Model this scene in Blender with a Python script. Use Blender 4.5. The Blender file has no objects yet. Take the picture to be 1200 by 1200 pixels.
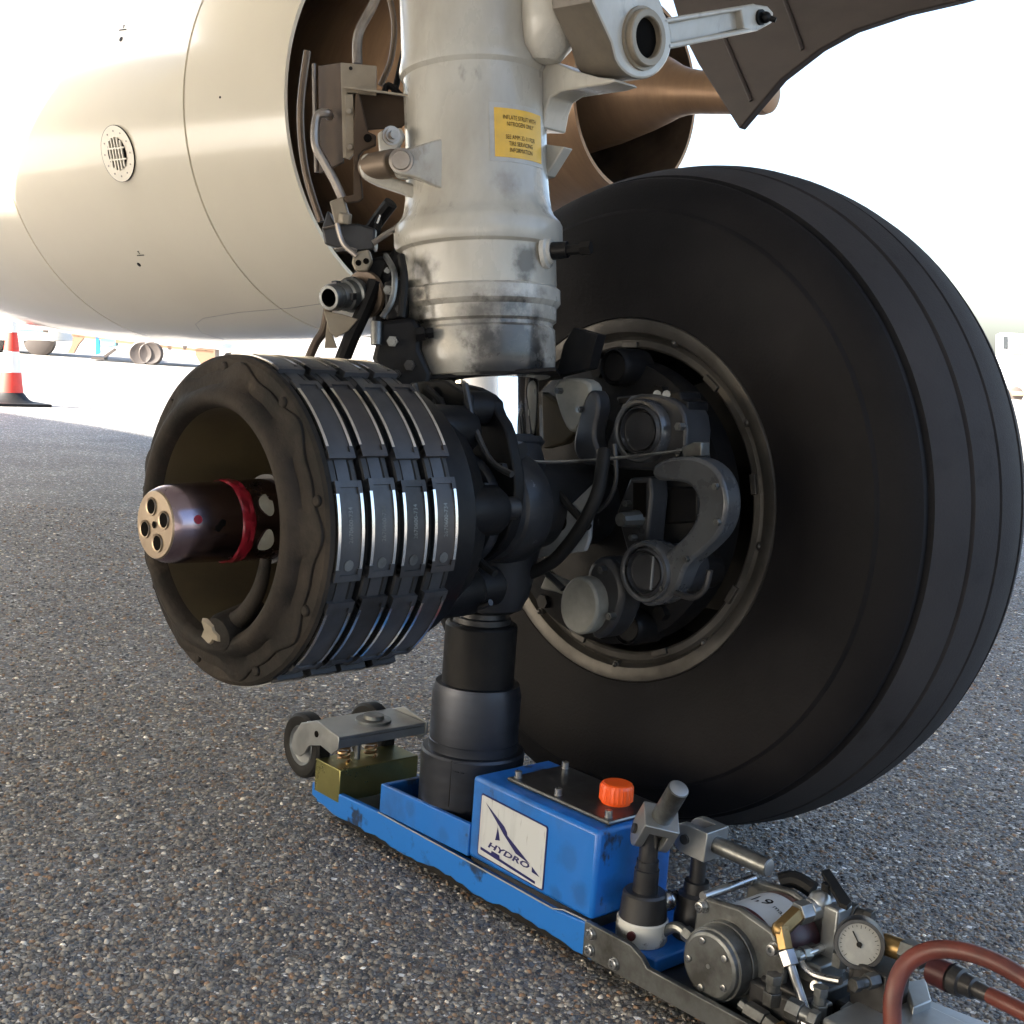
import bpy, bmesh, math, random
import numpy as np
from math import sin, cos, pi, radians, sqrt, atan2
from mathutils import Vector, Matrix
from mathutils.bvhtree import BVHTree

random.seed(7)
scene = bpy.context.scene
COL = scene.collection

# ------------------------------------------------------------------ camera
CAM = Vector((-1.357, -1.311, .79))
YAW, PITCH, ROLL, FPX = radians(46), radians(7.2), radians(4.2), 1523.0
_r0 = Vector((cos(YAW), -sin(YAW), 0)); _f0 = Vector((sin(YAW), cos(YAW), 0)); _z = Vector((0, 0, 1))
FWD = _f0*cos(PITCH) - _z*sin(PITCH)
_u0 = _z*cos(PITCH) + _f0*sin(PITCH)
RGT = _r0*cos(ROLL) + _u0*sin(ROLL)
UPV = _u0*cos(ROLL) - _r0*sin(ROLL)
cd = bpy.data.cameras.new('camera'); co = bpy.data.objects.new('camera', cd); COL.objects.link(co)
m = Matrix((RGT, UPV, -FWD)).transposed().to_4x4(); m.translation = CAM
co.matrix_world = m
cd.sensor_width = 36; cd.lens = 36*FPX/1200
cd.clip_start = .02; cd.clip_end = 3000
scene.camera = co

# ------------------------------------------------------------------ world, sun, exposure
SUN_FROM = Vector((-1, .42, .747)).normalized()          # inboard and a little forward
SUN_EL = math.asin(SUN_FROM.z); SUN_AZ = atan2(SUN_FROM.x, SUN_FROM.y)
w = bpy.data.worlds.new('World'); scene.world = w; w.use_nodes = True
nt = w.node_tree; bg = nt.nodes['Background']
sky = nt.nodes.new('ShaderNodeTexSky'); sky.sky_type = 'NISHITA'; sky.sun_disc = False
sky.sun_elevation = SUN_EL; sky.sun_rotation = SUN_AZ; sky.dust_density = 4.0; sky.air_density = 1.0
nt.links.new(sky.outputs[0], bg.inputs[0]); bg.inputs[1].default_value = .07
sl = bpy.data.lights.new('sun', 'SUN'); so = bpy.data.objects.new('sun', sl); COL.objects.link(so)
sl.energy = 5.0; sl.angle = radians(1.0); sl.color = (1, .94, .84)
so.rotation_euler = (-SUN_FROM).to_track_quat('-Z', 'Y').to_euler()
so.location = SUN_FROM*30
vs = scene.view_settings
vs.view_transform = 'Standard'; vs.look = 'None'; vs.gamma = 1; vs.use_curve_mapping = False
vs.exposure = 3.25
scene.render.engine = 'CYCLES'

# ------------------------------------------------------------------ survey helpers (photo pixel -> point on a real plane)
def ray(x, y): return FWD + RGT*((x-600)/FPX) - UPV*((y-600)/FPX)
def at_plane(x, y, n, c):
    d = ray(x, y); n = Vector(n); return CAM + d*((c - n.dot(CAM))/n.dot(d))
def at_x(x, y, X): return at_plane(x, y, (1, 0, 0), X)
def at_y(x, y, Y): return at_plane(x, y, (0, 1, 0), Y)
def at_z(x, y, Z): return at_plane(x, y, (0, 0, 1), Z)
def at_d(x, y, d): return CAM + ray(x, y)*d

# ------------------------------------------------------------------ materials
def mat(name, base, rough=.5, metal=0., dirt=None, dscale=6., damt=.5, dlo=.45, dhi=.7, bump=0., bscale=80., coat=0.,
        stretch=None, rvar=0., blobs=(), dirt2=None, d2scale=25., d2lo=.6, d2hi=.72, spec=.5, var=.0):
    M = bpy.data.materials.new(name); M.use_nodes = True
    n = M.node_tree.nodes; l = M.node_tree.links; b = n['Principled BSDF']
    b.inputs['Base Color'].default_value = (*base, 1); b.inputs['Roughness'].default_value = rough
    b.inputs['Metallic'].default_value = metal; b.inputs['Coat Weight'].default_value = coat
    b.inputs['Coat Roughness'].default_value = .08
    b.inputs['Specular IOR Level'].default_value = spec
    tc = n.new('ShaderNodeTexCoord'); src = tc.outputs['Object']
    if stretch:
        mp = n.new('ShaderNodeMapping'); mp.inputs['Scale'].default_value = stretch
        l.new(src, mp.inputs[0]); srcs = mp.outputs[0]
    else: srcs = src
    cur = None
    def noise(s, d, vec):
        t = n.new('ShaderNodeTexNoise'); t.inputs['Scale'].default_value = s; t.inputs['Detail'].default_value = d
        t.inputs['Roughness'].default_value = .62; l.new(vec, t.inputs[0]); return t
    def layer(cur, colr, s, lo, hi, amt):
        t = noise(s, 8, srcs)
        r = n.new('ShaderNodeMapRange'); r.inputs[1].default_value = lo; r.inputs[2].default_value = hi; r.inputs[4].default_value = amt
        l.new(t.outputs[0], r.inputs[0])
        mx = n.new('ShaderNodeMix'); mx.data_type = 'RGBA'
        if cur is None: mx.inputs[6].default_value = (*base, 1)
        else: l.new(cur, mx.inputs[6])
        mx.inputs[7].default_value = (*colr, 1); l.new(r.outputs[0], mx.inputs[0]); return mx.outputs[2]
    if dirt: cur = layer(cur, dirt, dscale, dlo, dhi, damt)
    if dirt2: cur = layer(cur, dirt2, d2scale, d2lo, d2hi, .9)
    for (px_, rad, colr, amt) in blobs:
        vd = n.new('ShaderNodeVectorMath'); vd.operation = 'DISTANCE'; vd.inputs[1].default_value = px_; l.new(src, vd.inputs[0])
        t = noise(22, 7, src); mm = n.new('ShaderNodeMath'); mm.operation = 'MULTIPLY_ADD'; mm.inputs[1].default_value = rad*2.2; mm.inputs[2].default_value = -rad*1.1
        l.new(t.outputs[0], mm.inputs[0]); ad = n.new('ShaderNodeMath'); ad.operation = 'ADD'; l.new(vd.outputs['Value'], ad.inputs[0]); l.new(mm.outputs[0], ad.inputs[1])
        r = n.new('ShaderNodeMapRange'); r.inputs[1].default_value = rad; r.inputs[2].default_value = rad*.45; r.inputs[4].default_value = amt; l.new(ad.outputs[0], r.inputs[0])
        mx = n.new('ShaderNodeMix'); mx.data_type = 'RGBA'; mx.inputs[7].default_value = (*colr, 1); l.new(r.outputs[0], mx.inputs[0])
        if cur is None: mx.inputs[6].default_value = (*base, 1)
        else: l.new(cur, mx.inputs[6])
        cur = mx.outputs[2]
    if cur is not None: l.new(cur, b.inputs['Base Color'])
    if rvar:
        t = noise(14, 5, srcs); r = n.new('ShaderNodeMapRange'); r.inputs[1].default_value = .3; r.inputs[2].default_value = .7
        r.inputs[3].default_value = max(.03, rough-rvar); r.inputs[4].default_value = rough+rvar
        l.new(t.outputs[0], r.inputs[0]); l.new(r.outputs[0], b.inputs['Roughness'])
    if bump:
        t = noise(bscale, 6, src); bp = n.new('ShaderNodeBump'); bp.inputs['Strength'].default_value = bump; bp.inputs['Distance'].default_value = .002
        l.new(t.outputs[0], bp.inputs['Height']); l.new(bp.outputs[0], b.inputs['Normal'])
    return M

M = {}
M['nacelle'] = mat('nacelle_paint', (.75, .69, .56), .2, 0, (.64, .58, .46), 1.2, .35, .4, .75, coat=.55, bump=.015, bscale=3)
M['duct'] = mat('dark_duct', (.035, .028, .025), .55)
M['hot_metal'] = mat('heat_tinted_metal', (.30, .185, .105), .42, .45, (.19, .115, .07), 5, .6, .35, .7, rvar=.1, stretch=(1, 5, 1))
M['hot_dark'] = mat('burnt_metal', (.17, .13, .095), .5, .6, (.06, .045, .04), 6, .7)
M['strut'] = mat('strut_paint', (.46, .445, .395), .32, 0, (.22, .19, .145), 7, .75, .42, .74, bump=.12, bscale=60, coat=.25,
                 rvar=.12, dirt2=(.06, .052, .045), d2scale=13, d2lo=.60, d2hi=.72, stretch=(1, 1, .45),
                 blobs=((at_d(486, 322, 1.84), .035, (.03, .027, .024), .95), (at_d(622, 305, 1.83), .030, (.07, .058, .045), .9), (at_d(618, 335, 1.83), .022, (.06, .05, .04), .8), (at_d(600, 212, 1.82), .03, (.2, .17, .13), .6), (at_d(484, 190, 1.84), .03, (.2, .16, .11), .7)))
M['strut_dirty'] = mat('greasy_strut_paint', (.56, .54, .48), .3, 0, (.20, .185, .165), 6, .9, .42, .66, bump=.15, bscale=50, coat=.3,
                 rvar=.15, dirt2=(.025, .024, .024), d2scale=8, d2lo=.56, d2hi=.66,
                 blobs=((at_d(610, 395, 1.83), .078, (.04, .038, .037), .92), (at_d(590, 425, 1.82), .055, (.025, .024, .023), .92), (at_d(560, 372, 1.82), .03, (.06, .056, .05), .7), (at_d(640, 432, 1.86), .035, (.02, .02, .02), .95), (at_d(495, 380, 1.85), .035, (.025, .024, .022), .9)))
M['grime_shade'] = mat('grime_and_shade_brown', (.13, .11, .085), .45, 0, (.05, .042, .034), 9, .8, .4, .66, bump=.2)
M['chrome'] = mat('polished_chrome', (.86, .86, .86), .06, 1.)
M['black_part'] = mat('black_greasy_part', (.006, .006, .007), .48, .0, (.018, .016, .013), 15, .5, spec=.2, bump=.2, bscale=90, rvar=.15)
M['dark_forging'] = mat('dark_grey_forging', (.036, .038, .043), .38, .2, (.014, .014, .015), 10, .8, .4, .65, bump=.25, bscale=60, rvar=.12,
                        dirt2=(.2, .21, .22), d2scale=34, d2lo=.66, d2hi=.70)
M['grey_part'] = mat('worn_grey_paint', (.24, .26, .28), .4, 0, (.09, .09, .09), 12, .7, bump=.1, rvar=.1)
M['bracket_grey'] = mat('worn_dark_grey_paint', (.080, .086, .094), .3, .2, (.035, .035, .038), 9, .8, .4, .65, bump=.15, rvar=.12, coat=.2)
M['cap_grey'] = mat('dirty_pale_paint', (.23, .23, .205), .5, 0, (.07, .065, .055), 12, .7, bump=.1)
M['white_part'] = mat('dirty_white_paint', (.58, .58, .52), .45, 0, (.25, .23, .18), 14, .7, bump=.1)
M['rim'] = mat('rim_alloy', (.078, .074, .068), .45, .5, (.035, .032, .029), 12, .8, .4, .65, bump=.15, rvar=.1)
M['tyre'] = mat('tyre_rubber', (.0036, .0034, .0044), .68, 0, (.0085, .0078, .0092), 4, .7, .35, .7, bump=.35, bscale=220, spec=.2, dirt2=(.013, .012, .013), d2scale=3, d2lo=.52, d2hi=.75)
M['tread'] = mat('dusty_tread_rubber', (.028, .026, .0275), .8, 0, (.042, .039, .040), 6, .7, .35, .7, bump=.4, bscale=260, spec=.25, dirt2=(.012, .012, .013), d2scale=9, d2lo=.56, d2hi=.75)
M['rubber'] = mat('black_rubber', (.008, .008, .008), .6, 0, (.016, .016, .016), 12, .5, spec=.25)
M['carbon'] = mat('brake_carbon', (.018, .018, .019), .48, .1, (.032, .029, .027), 9, .6, bump=.3, bscale=120, rvar=.12)
M['carbon_dust'] = mat('dusty_brake_metal', (.030, .0235, .018), .75, 0, (.009, .008, .007), 9, .92, .40, .60, bump=1., bscale=60,
                       spec=.25, dirt2=(.075, .056, .038), d2scale=12, d2lo=.62, d2hi=.75)
M['olive'] = mat('olive_primer', (.078, .060, .030), .6, 0, (.026, .020, .014), 5, .85, .36, .62, bump=.1)
M['clip'] = mat('clip_steel', (.058, .060, .066), .45, .4, (.026, .026, .028), 18, .7, bump=.15, rvar=.12)
M['clip_dark'] = mat('sooty_clip_steel', (.036, .036, .039), .5, .3, (.017, .016, .016), 16, .8, .4, .62, bump=.2, rvar=.12)
M['clip_tint'] = mat('heat_tinted_clip_steel', (.056, .051, .050), .42, .4, (.026, .025, .029), 12, .8, .4, .62, bump=.2, rvar=.12)
M['edge'] = mat('worn_bright_edge', (.70, .69, .66), .22, 1., (.4, .38, .36), 30, .5)
M['stub'] = mat('polished_steel_purple', (.34, .27, .30), .22, 1., (.16, .08, .12), 9, .75, .4, .66, rvar=.1, dirt2=(.42, .33, .26), d2scale=14, d2lo=.62, d2hi=.75)
M['stub_face'] = mat('bronzed_steel_face', (.33, .265, .195), .36, .9, (.2, .15, .11), 20, .6)
M['red'] = mat('red_grease', (.26, .012, .025), .3, 0, (.10, .01, .015), 30, .7, bump=.6, bscale=60, coat=.4)
M['hole'] = mat('dark_bore', (.004, .0035, .003), .8, spec=.05)
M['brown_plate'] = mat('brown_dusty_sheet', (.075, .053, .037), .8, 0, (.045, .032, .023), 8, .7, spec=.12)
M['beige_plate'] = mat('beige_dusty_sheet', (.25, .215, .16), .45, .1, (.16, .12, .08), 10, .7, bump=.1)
M['pipe'] = mat('dull_pipe', (.32, .29, .26), .35, .8, (.15, .12, .10), 20, .6)
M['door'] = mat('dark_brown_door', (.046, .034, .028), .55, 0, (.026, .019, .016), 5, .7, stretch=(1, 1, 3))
M['fuse'] = mat('fuselage_paint', (.72, .72, .70), .3, 0, (.6, .6, .57), 1, .3)
M['yellow'] = mat('yellow_placard_film', (.72, .42, .03), .4, 0, (.5, .3, .04), 40, .5)
M['film'] = mat('grey_film', (.40, .39, .36), .35, 0, (.28, .26, .22), 40, .6)
M['ink'] = mat('black_ink', (.010, .009, .008), .6, spec=.2)
M['blue'] = mat('blue_paint', (.012, .145, .52), .38, 0, (.012, .06, .18), 7, .8, .44, .66, bump=.1, coat=.2, rvar=.12,
                dirt2=(.025, .028, .034), d2scale=13, d2lo=.60, d2hi=.645, stretch=(1, 1, .6),
                blobs=(((-.085, -.285, .135), .022, (.02, .05, .12), .25), ((-.085, -.31, .09), .02, (.02, .03, .05), .3), ((-.085, -.27, .075), .014, (.02, .03, .05), .3), ((-.05, -.338, .10), .022, (.015, .06, .18), .45), ((-.085, -.03, .075), .016, (.02, .04, .09), .25), ((-.085, .05, .09), .014, (.02, .035, .07), .25)))
M['blue_worn'] = mat('scuffed_blue_paint', (.012, .15, .52), .38, 0, (.015, .02, .03), 14, .9, .58, .63, bump=.1, dirt2=(.01, .06, .2), d2scale=30, d2lo=.58, d2hi=.7)
M['col_steel'] = mat('blued_steel', (.042, .047, .06), .36, .75, (.03, .033, .04), 9, .6, rvar=.1, stretch=(1, 1, 6), bump=.05)
M['zinc'] = mat('zinc_plate', (.34, .355, .365), .36, .75, (.24, .25, .24), 16, .6, rvar=.1, bump=.08)
M['yellow_zinc'] = mat('yellow_passivated_steel', (.30, .28, .11), .32, .75, (.15, .15, .06), 12, .6, rvar=.1)
M['spring'] = mat('copper_coloured_spring', (.50, .32, .17), .3, .9)
M['steel'] = mat('machined_steel', (.42, .43, .44), .3, .95, (.24, .24, .24), 22, .6, rvar=.1)
M['dull_steel'] = mat('dull_steel', (.20, .21, .21), .4, .8, (.05, .048, .045), 14, .85, .42, .62, bump=.1, rvar=.1)
M['dark_steel'] = mat('dark_steel', (.055, .055, .057), .4, .6, (.02, .019, .018), 16, .7, bump=.12, rvar=.12)
M['brass'] = mat('brass', (.30, .20, .085), .38, .85, (.11, .075, .04), 22, .6)
M['orange'] = mat('orange_plastic', (.86, .10, .012), .35, 0, (.6, .06, .01), 14, .4)
M['hose'] = mat('red_brown_hose', (.15, .036, .025), .42, 0, (.07, .022, .018), 14, .85, .4, .65, bump=.15)
M['white_print'] = mat('white_print', (.50, .525, .54), .4, 0, (.30, .32, .33), 9, .5, .5, .7, dirt2=(.2, .2, .22), d2scale=22, d2lo=.62, d2hi=.68, stretch=(1, 6, .6))
M['navy'] = mat('navy_print', (.010, .012, .10), .4)
M['dial'] = mat('gauge_dial', (.27, .27, .25), .4, 0, (.4, .4, .36), 60, .5)
M['wash_white'] = mat('chipped_white_paint', (.60, .60, .56), .5, 0, (.16, .15, .13), 40, .9, .52, .58)
M['maroon'] = mat('maroon_paint', (.085, .02, .022), .4, .1, (.04, .015, .016), 20, .6)
M['cone_red'] = mat('cone_red', (.66, .045, .03), .5, 0, (.45, .04, .03), 30, .5)
M['cone_white'] = mat('cone_white', (.76, .76, .74), .5)
M['veh_white'] = mat('vehicle_white', (.75, .75, .73), .4)
M['veh_blue'] = mat('vehicle_blue', (.02, .22, .62), .4)
M['veh_cyan'] = mat('vehicle_light_blue', (.14, .48, .68), .4)
M['veh_dark'] = mat('vehicle_dark', (.055, .045, .04), .5)
M['veh_brown'] = mat('vehicle_brown', (.22, .13, .08), .5)
M['glass'] = mat('dark_glass', (.03, .035, .04), .1)

def ground_mat():
    G = bpy.data.materials.new('exposed_aggregate'); G.use_nodes = True
    n = G.node_tree.nodes; l = G.node_tree.links; b = n['Principled BSDF']
    tc = n.new('ShaderNodeTexCoord')
    def vor(s, f='F1'):
        v = n.new('ShaderNodeTexVoronoi'); v.inputs['Scale'].default_value = s; v.feature = f; l.new(tc.outputs['Object'], v.inputs[0]); return v
    v1 = vor(115); v2 = vor(210); ve = vor(115, 'DISTANCE_TO_EDGE')
    def ramp(fac, stops):
        r = n.new('ShaderNodeValToRGB'); r.color_ramp.interpolation = 'CONSTANT'; e = r.color_ramp.elements
        while len(e) < len(stops): e.new(.5)
        for k, (p, c) in enumerate(stops): e[k].position = p; e[k].color = (*c, 1)
        l.new(fac, r.inputs[0]); return r
    sx = n.new('ShaderNodeSeparateColor'); l.new(v1.outputs['Color'], sx.inputs[0])
    pal = [(0, (.055, .055, .058)), (.16, (.105, .10, .098)), (.34, (.155, .15, .145)), (.5, (.12, .095, .075)), (.62, (.2, .195, .18)),
           (.74, (.085, .095, .11)), (.84, (.17, .125, .09)), (.91, (.30, .29, .27)), (.97, (.55, .53, .5))]
    r1 = ramp(sx.outputs[0], pal)
    s2 = n.new('ShaderNodeSeparateColor'); l.new(v2.outputs['Color'], s2.inputs[0])
    r2 = ramp(s2.outputs[1], pal)
    mx = n.new('ShaderNodeMix'); mx.data_type = 'RGBA'
    th = n.new('ShaderNodeMath'); th.operation = 'GREATER_THAN'; th.inputs[1].default_value = .55; l.new(sx.outputs[1], th.inputs[0])
    l.new(th.outputs[0], mx.inputs[0]); l.new(r1.outputs[0], mx.inputs[6]); l.new(r2.outputs[0], mx.inputs[7])
    # mortar between the stones and broad stains
    mr = n.new('ShaderNodeMapRange'); mr.inputs[1].default_value = .0; mr.inputs[2].default_value = .0011*115*.8
    l.new(ve.outputs['Distance'], mr.inputs[0])
    m2 = n.new('ShaderNodeMix'); m2.data_type = 'RGBA'; m2.inputs[6].default_value = (.078, .071, .062, 1)
    l.new(mr.outputs[0], m2.inputs[0]); l.new(mx.outputs[2], m2.inputs[7])
    nz = n.new('ShaderNodeTexNoise'); nz.inputs['Scale'].default_value = 2.2; nz.inputs['Detail'].default_value = 6; l.new(tc.outputs['Object'], nz.inputs[0])
    mr2 = n.new('ShaderNodeMapRange'); mr2.inputs[1].default_value = .3; mr2.inputs[2].default_value = .7; mr2.inputs[3].default_value = 1.5; mr2.inputs[4].default_value = 2.25
    l.new(nz.outputs[0], mr2.inputs[0])
    m3 = n.new('ShaderNodeMix'); m3.data_type = 'RGBA'; m3.blend_type = 'MULTIPLY'; m3.inputs[0].default_value = 1
    n3 = n.new('ShaderNodeTexNoise'); n3.inputs['Scale'].default_value = 34; n3.inputs['Detail'].default_value = 4; n3.inputs['Roughness'].default_value = .8; l.new(tc.outputs['Object'], n3.inputs[0])
    mr3 = n.new('ShaderNodeMapRange'); mr3.inputs[1].default_value = .28; mr3.inputs[2].default_value = .72; mr3.inputs[3].default_value = .55; mr3.inputs[4].default_value = 1.45; l.new(n3.outputs[0], mr3.inputs[0])
    mm = n.new('ShaderNodeMath'); mm.operation = 'MULTIPLY'; l.new(mr2.outputs[0], mm.inputs[0]); l.new(mr3.outputs[0], mm.inputs[1])
    l.new(m2.outputs[2], m3.inputs[6]); l.new(mm.outputs[0], m3.inputs[7]); l.new(m3.outputs[2], b.inputs['Base Color'])
    b.inputs['Roughness'].default_value = .62
    bp = n.new('ShaderNodeBump'); bp.inputs['Strength'].default_value = .9; bp.inputs['Distance'].default_value = .003
    l.new(mr.outputs[0], bp.inputs['Height']); l.new(bp.outputs[0], b.inputs['Normal'])
    return G
M['ground'] = ground_mat()
def stone_mat():
    G = bpy.data.materials.new('loose_aggregate_stone'); G.use_nodes = True
    n = G.node_tree.nodes; l = G.node_tree.links; b = n['Principled BSDF']
    a = n.new('ShaderNodeVertexColor'); a.layer_name = 'stone'
    l.new(a.outputs[0], b.inputs['Base Color']); b.inputs['Roughness'].default_value = .5
    return G
M['stone'] = stone_mat()

# ------------------------------------------------------------------ mesh builder
def frame(axis):
    d = Vector(axis).normalized()
    a = Vector((0, 0, 1)) if abs(d.z) < .9 else Vector((1, 0, 0))
    e1 = d.cross(a).normalized(); e2 = d.cross(e1).normalized()
    return d, e1, e2

class MB:
    def __init__(s): s.v = []; s.f = []; s.mi = []
    def add(s, verts, faces, mi=0):
        o = len(s.v); s.v += [tuple(p) for p in verts]
        for f in faces: s.f.append(tuple(i+o for i in f)); s.mi.append(mi)
        return s
    def lathe(s, prof, org, axis, seg=48, mi=0, mod=None, cap=True):
        """prof: list of (h, r) along axis; mod(theta, h, r) -> r"""
        d, e1, e2 = frame(axis); org = Vector(org); V = []; F = []
        for h, r in prof:
            for k in range(seg):
                t = 2*pi*k/seg; rr = mod(t, h, r) if mod else r
                V.append(org + d*h + (e1*cos(t) + e2*sin(t))*rr)
        n = len(prof)
        for i in range(n-1):
            for k in range(seg):
                a, b = i*seg+k, i*seg+(k+1) % seg
                F.append((a, b, b+seg, a+seg))
        if cap:
            if prof[0][1] > 1e-5: F.append(tuple(range(seg))[::-1])
            if prof[-1][1] > 1e-5: F.append(tuple((n-1)*seg+k for k in range(seg)))
        return s.add(V, F, mi)
    def cyl(s, p0, p1, r0, r1=None, seg=24, mi=0, ch=0.):
        p0 = Vector(p0); p1 = Vector(p1); L = (p1-p0).length; r1 = r0 if r1 is None else r1
        if ch: pr = [(0, r0-ch), (ch, r0), (L-ch, r1), (L, r1-ch)]
        else: pr = [(0, r0), (L, r1)]
        return s.lathe(pr, p0, p1-p0, seg, mi)
    def tube(s, pts, r, seg=10, sub=6, mi=0):
        P = [Vector(p) for p in pts]
        if sub > 1 and len(P) > 2:
            Q = []
            for i in range(len(P)-1):
                a = P[max(i-1, 0)]; b = P[i]; c = P[i+1]; d = P[min(i+2, len(P)-1)]
                for k in range(sub):
                    t = k/sub
                    Q.append(.5*((2*b)+(c-a)*t+(2*a-5*b+4*c-d)*t*t+(3*b-a-3*c+d)*t**3))
            P = Q+[P[-1]]
        V = []; F = []; e = None
        for i, p in enumerate(P):
            t = (P[min(i+1, len(P)-1)]-P[max(i-1, 0)]).normalized()
            if e is None: _, e, _ = frame(t)
            e = (e - t*e.dot(t)).normalized(); g = t.cross(e)
            rr = r(i/(len(P)-1)) if callable(r) else r
            for k in range(seg):
                a = 2*pi*k/seg; V.append(p+(e*cos(a)+g*sin(a))*rr)
        for i in range(len(P)-1):
            for k in range(seg):
                a, b = i*seg+k, i*seg+(k+1) % seg; F.append((a, b, b+seg, a+seg))
        F.append(tuple(range(seg))[::-1]); F.append(tuple((len(P)-1)*seg+k for k in range(seg)))
        return s.add(V, F, mi)
    def box(s, c, size, rot=None, mi=0):
        c = Vector(c); R = rot if rot else Matrix.Identity(3)
        V = [c+R@Vector((x*size[0]/2, y*size[1]/2, z*size[2]/2)) for x in (-1, 1) for y in (-1, 1) for z in (-1, 1)]
        return s.add(V, [(0, 1, 3, 2), (4, 6, 7, 5), (0, 4, 5, 1), (2, 3, 7, 6), (0, 2, 6, 4), (1, 5, 7, 3)], mi)
    def prism(s, pts, vec, mi=0):
        P = [Vector(p) for p in pts]; n = len(P); vec = Vector(vec)
        return s.add(P+[p+vec for p in P], [tuple(range(n)), tuple(range(2*n-1, n-1, -1))] +
                     [(i, i+n, (i+1) % n+n, (i+1) % n) for i in range(n)], mi)
    def ball(s, c, r, seg=16, mi=0, sc=(1, 1, 1)):
        V = []; F = []; c = Vector(c); n = seg//2
        for i in range(1, n):
            for k in range(seg):
                a = pi*i/n; t = 2*pi*k/seg
                V.append(c+Vector((sin(a)*cos(t)*sc[0], sin(a)*sin(t)*sc[1], cos(a)*sc[2]))*r)
        V += [c+Vector((0, 0, r*sc[2])), c-Vector((0, 0, r*sc[2]))]; T = len(V)-2
        for i in range(n-2):
            for k in range(seg):
                a, b = i*seg+k, i*seg+(k+1) % seg; F.append((a, a+seg, b+seg, b))
        for k in range(seg):
            F.append((T, k, (k+1) % seg)); F.append((T+1, (n-2)*seg+(k+1) % seg, (n-2)*seg+k))
        return s.add(V, F, mi)
    def mesh(s, name, mats, ang=32):
        me = bpy.data.meshes.new(name); me.from_pydata(s.v, [], s.f)
        bm = bmesh.new(); bm.from_mesh(me); bmesh.ops.recalc_face_normals(bm, faces=bm.faces); bm.to_mesh(me); bm.free()
        for m_ in (mats if isinstance(mats, (list, tuple)) else [mats]): me.materials.append(M[m_])
        me.polygons.foreach_set('material_index', s.mi)
        me.polygons.foreach_set('use_smooth', [True]*len(me.polygons)); me.set_sharp_from_angle(angle=radians(ang))
        return me
    def build(s, name, mats, parent=None, bevel=0., ang=32, label=None):
        ob = bpy.data.objects.new(name, s.mesh(name, mats, ang)); COL.objects.link(ob)
        if parent: ob.parent = parent
        if bevel:
            b = ob.modifiers.new('bevel', 'BEVEL'); b.width = bevel; b.segments = 2; b.limit_method = 'ANGLE'; b.angle_limit = radians(40)
        if label: ob['label'] = label
        return ob

def chaikin(P, n=2):
    for _ in range(n):
        Q = []
        for i in range(len(P)):
            a, b_ = P[i], P[(i+1) % len(P)]
            Q += [(a[0]*.75+b_[0]*.25, a[1]*.75+b_[1]*.25), (a[0]*.25+b_[0]*.75, a[1]*.25+b_[1]*.75)]
        P = Q
    return P

def thing(name, label, cat, loc=(0, 0, 0), rz=0., group=None):
    o = bpy.data.objects.new(name, None); COL.objects.link(o); o.location = loc; o.rotation_euler = (0, 0, rz)
    o.empty_display_size = .1; o['label'] = label; o['category'] = cat
    if group: o['group'] = group
    return o
def copy_part(src, parent, mtx=None):
    c = src.copy(); COL.objects.link(c); c.parent = parent
    if mtx is not None: c.matrix_local = mtx
    return c

def text_mesh(body, size, shear=0., sx=1., offset=0., spacing=1.):
    """list of 2-D verts and faces for a line of lettering, centred on x"""
    cu = bpy.data.curves.new('lettering', 'FONT'); cu.body = body; cu.size = size; cu.shear = shear; cu.align_x = 'CENTER'
    cu.offset = offset; cu.space_character = spacing; cu.resolution_u = 2
    ob = bpy.data.objects.new('lettering', cu); me = bpy.data.meshes.new_from_object(ob)
    V = [(v.co.x*sx, v.co.y) for v in me.vertices]; F = [tuple(p.vertices) for p in me.polygons]
    bpy.data.objects.remove(ob); bpy.data.meshes.remove(me); bpy.data.curves.remove(cu)
    return V, F

# ================================================================== ground
g = MB(); R_ = 1200.
g.add([(-R_, -R_, 0), (R_, -R_, 0), (R_, R_, 0), (-R_, R_, 0)], [(0, 1, 2, 3)])
go = g.build('ground', 'ground'); go['kind'] = 'structure'; go['label'] = 'grey exposed aggregate apron surface'

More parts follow.
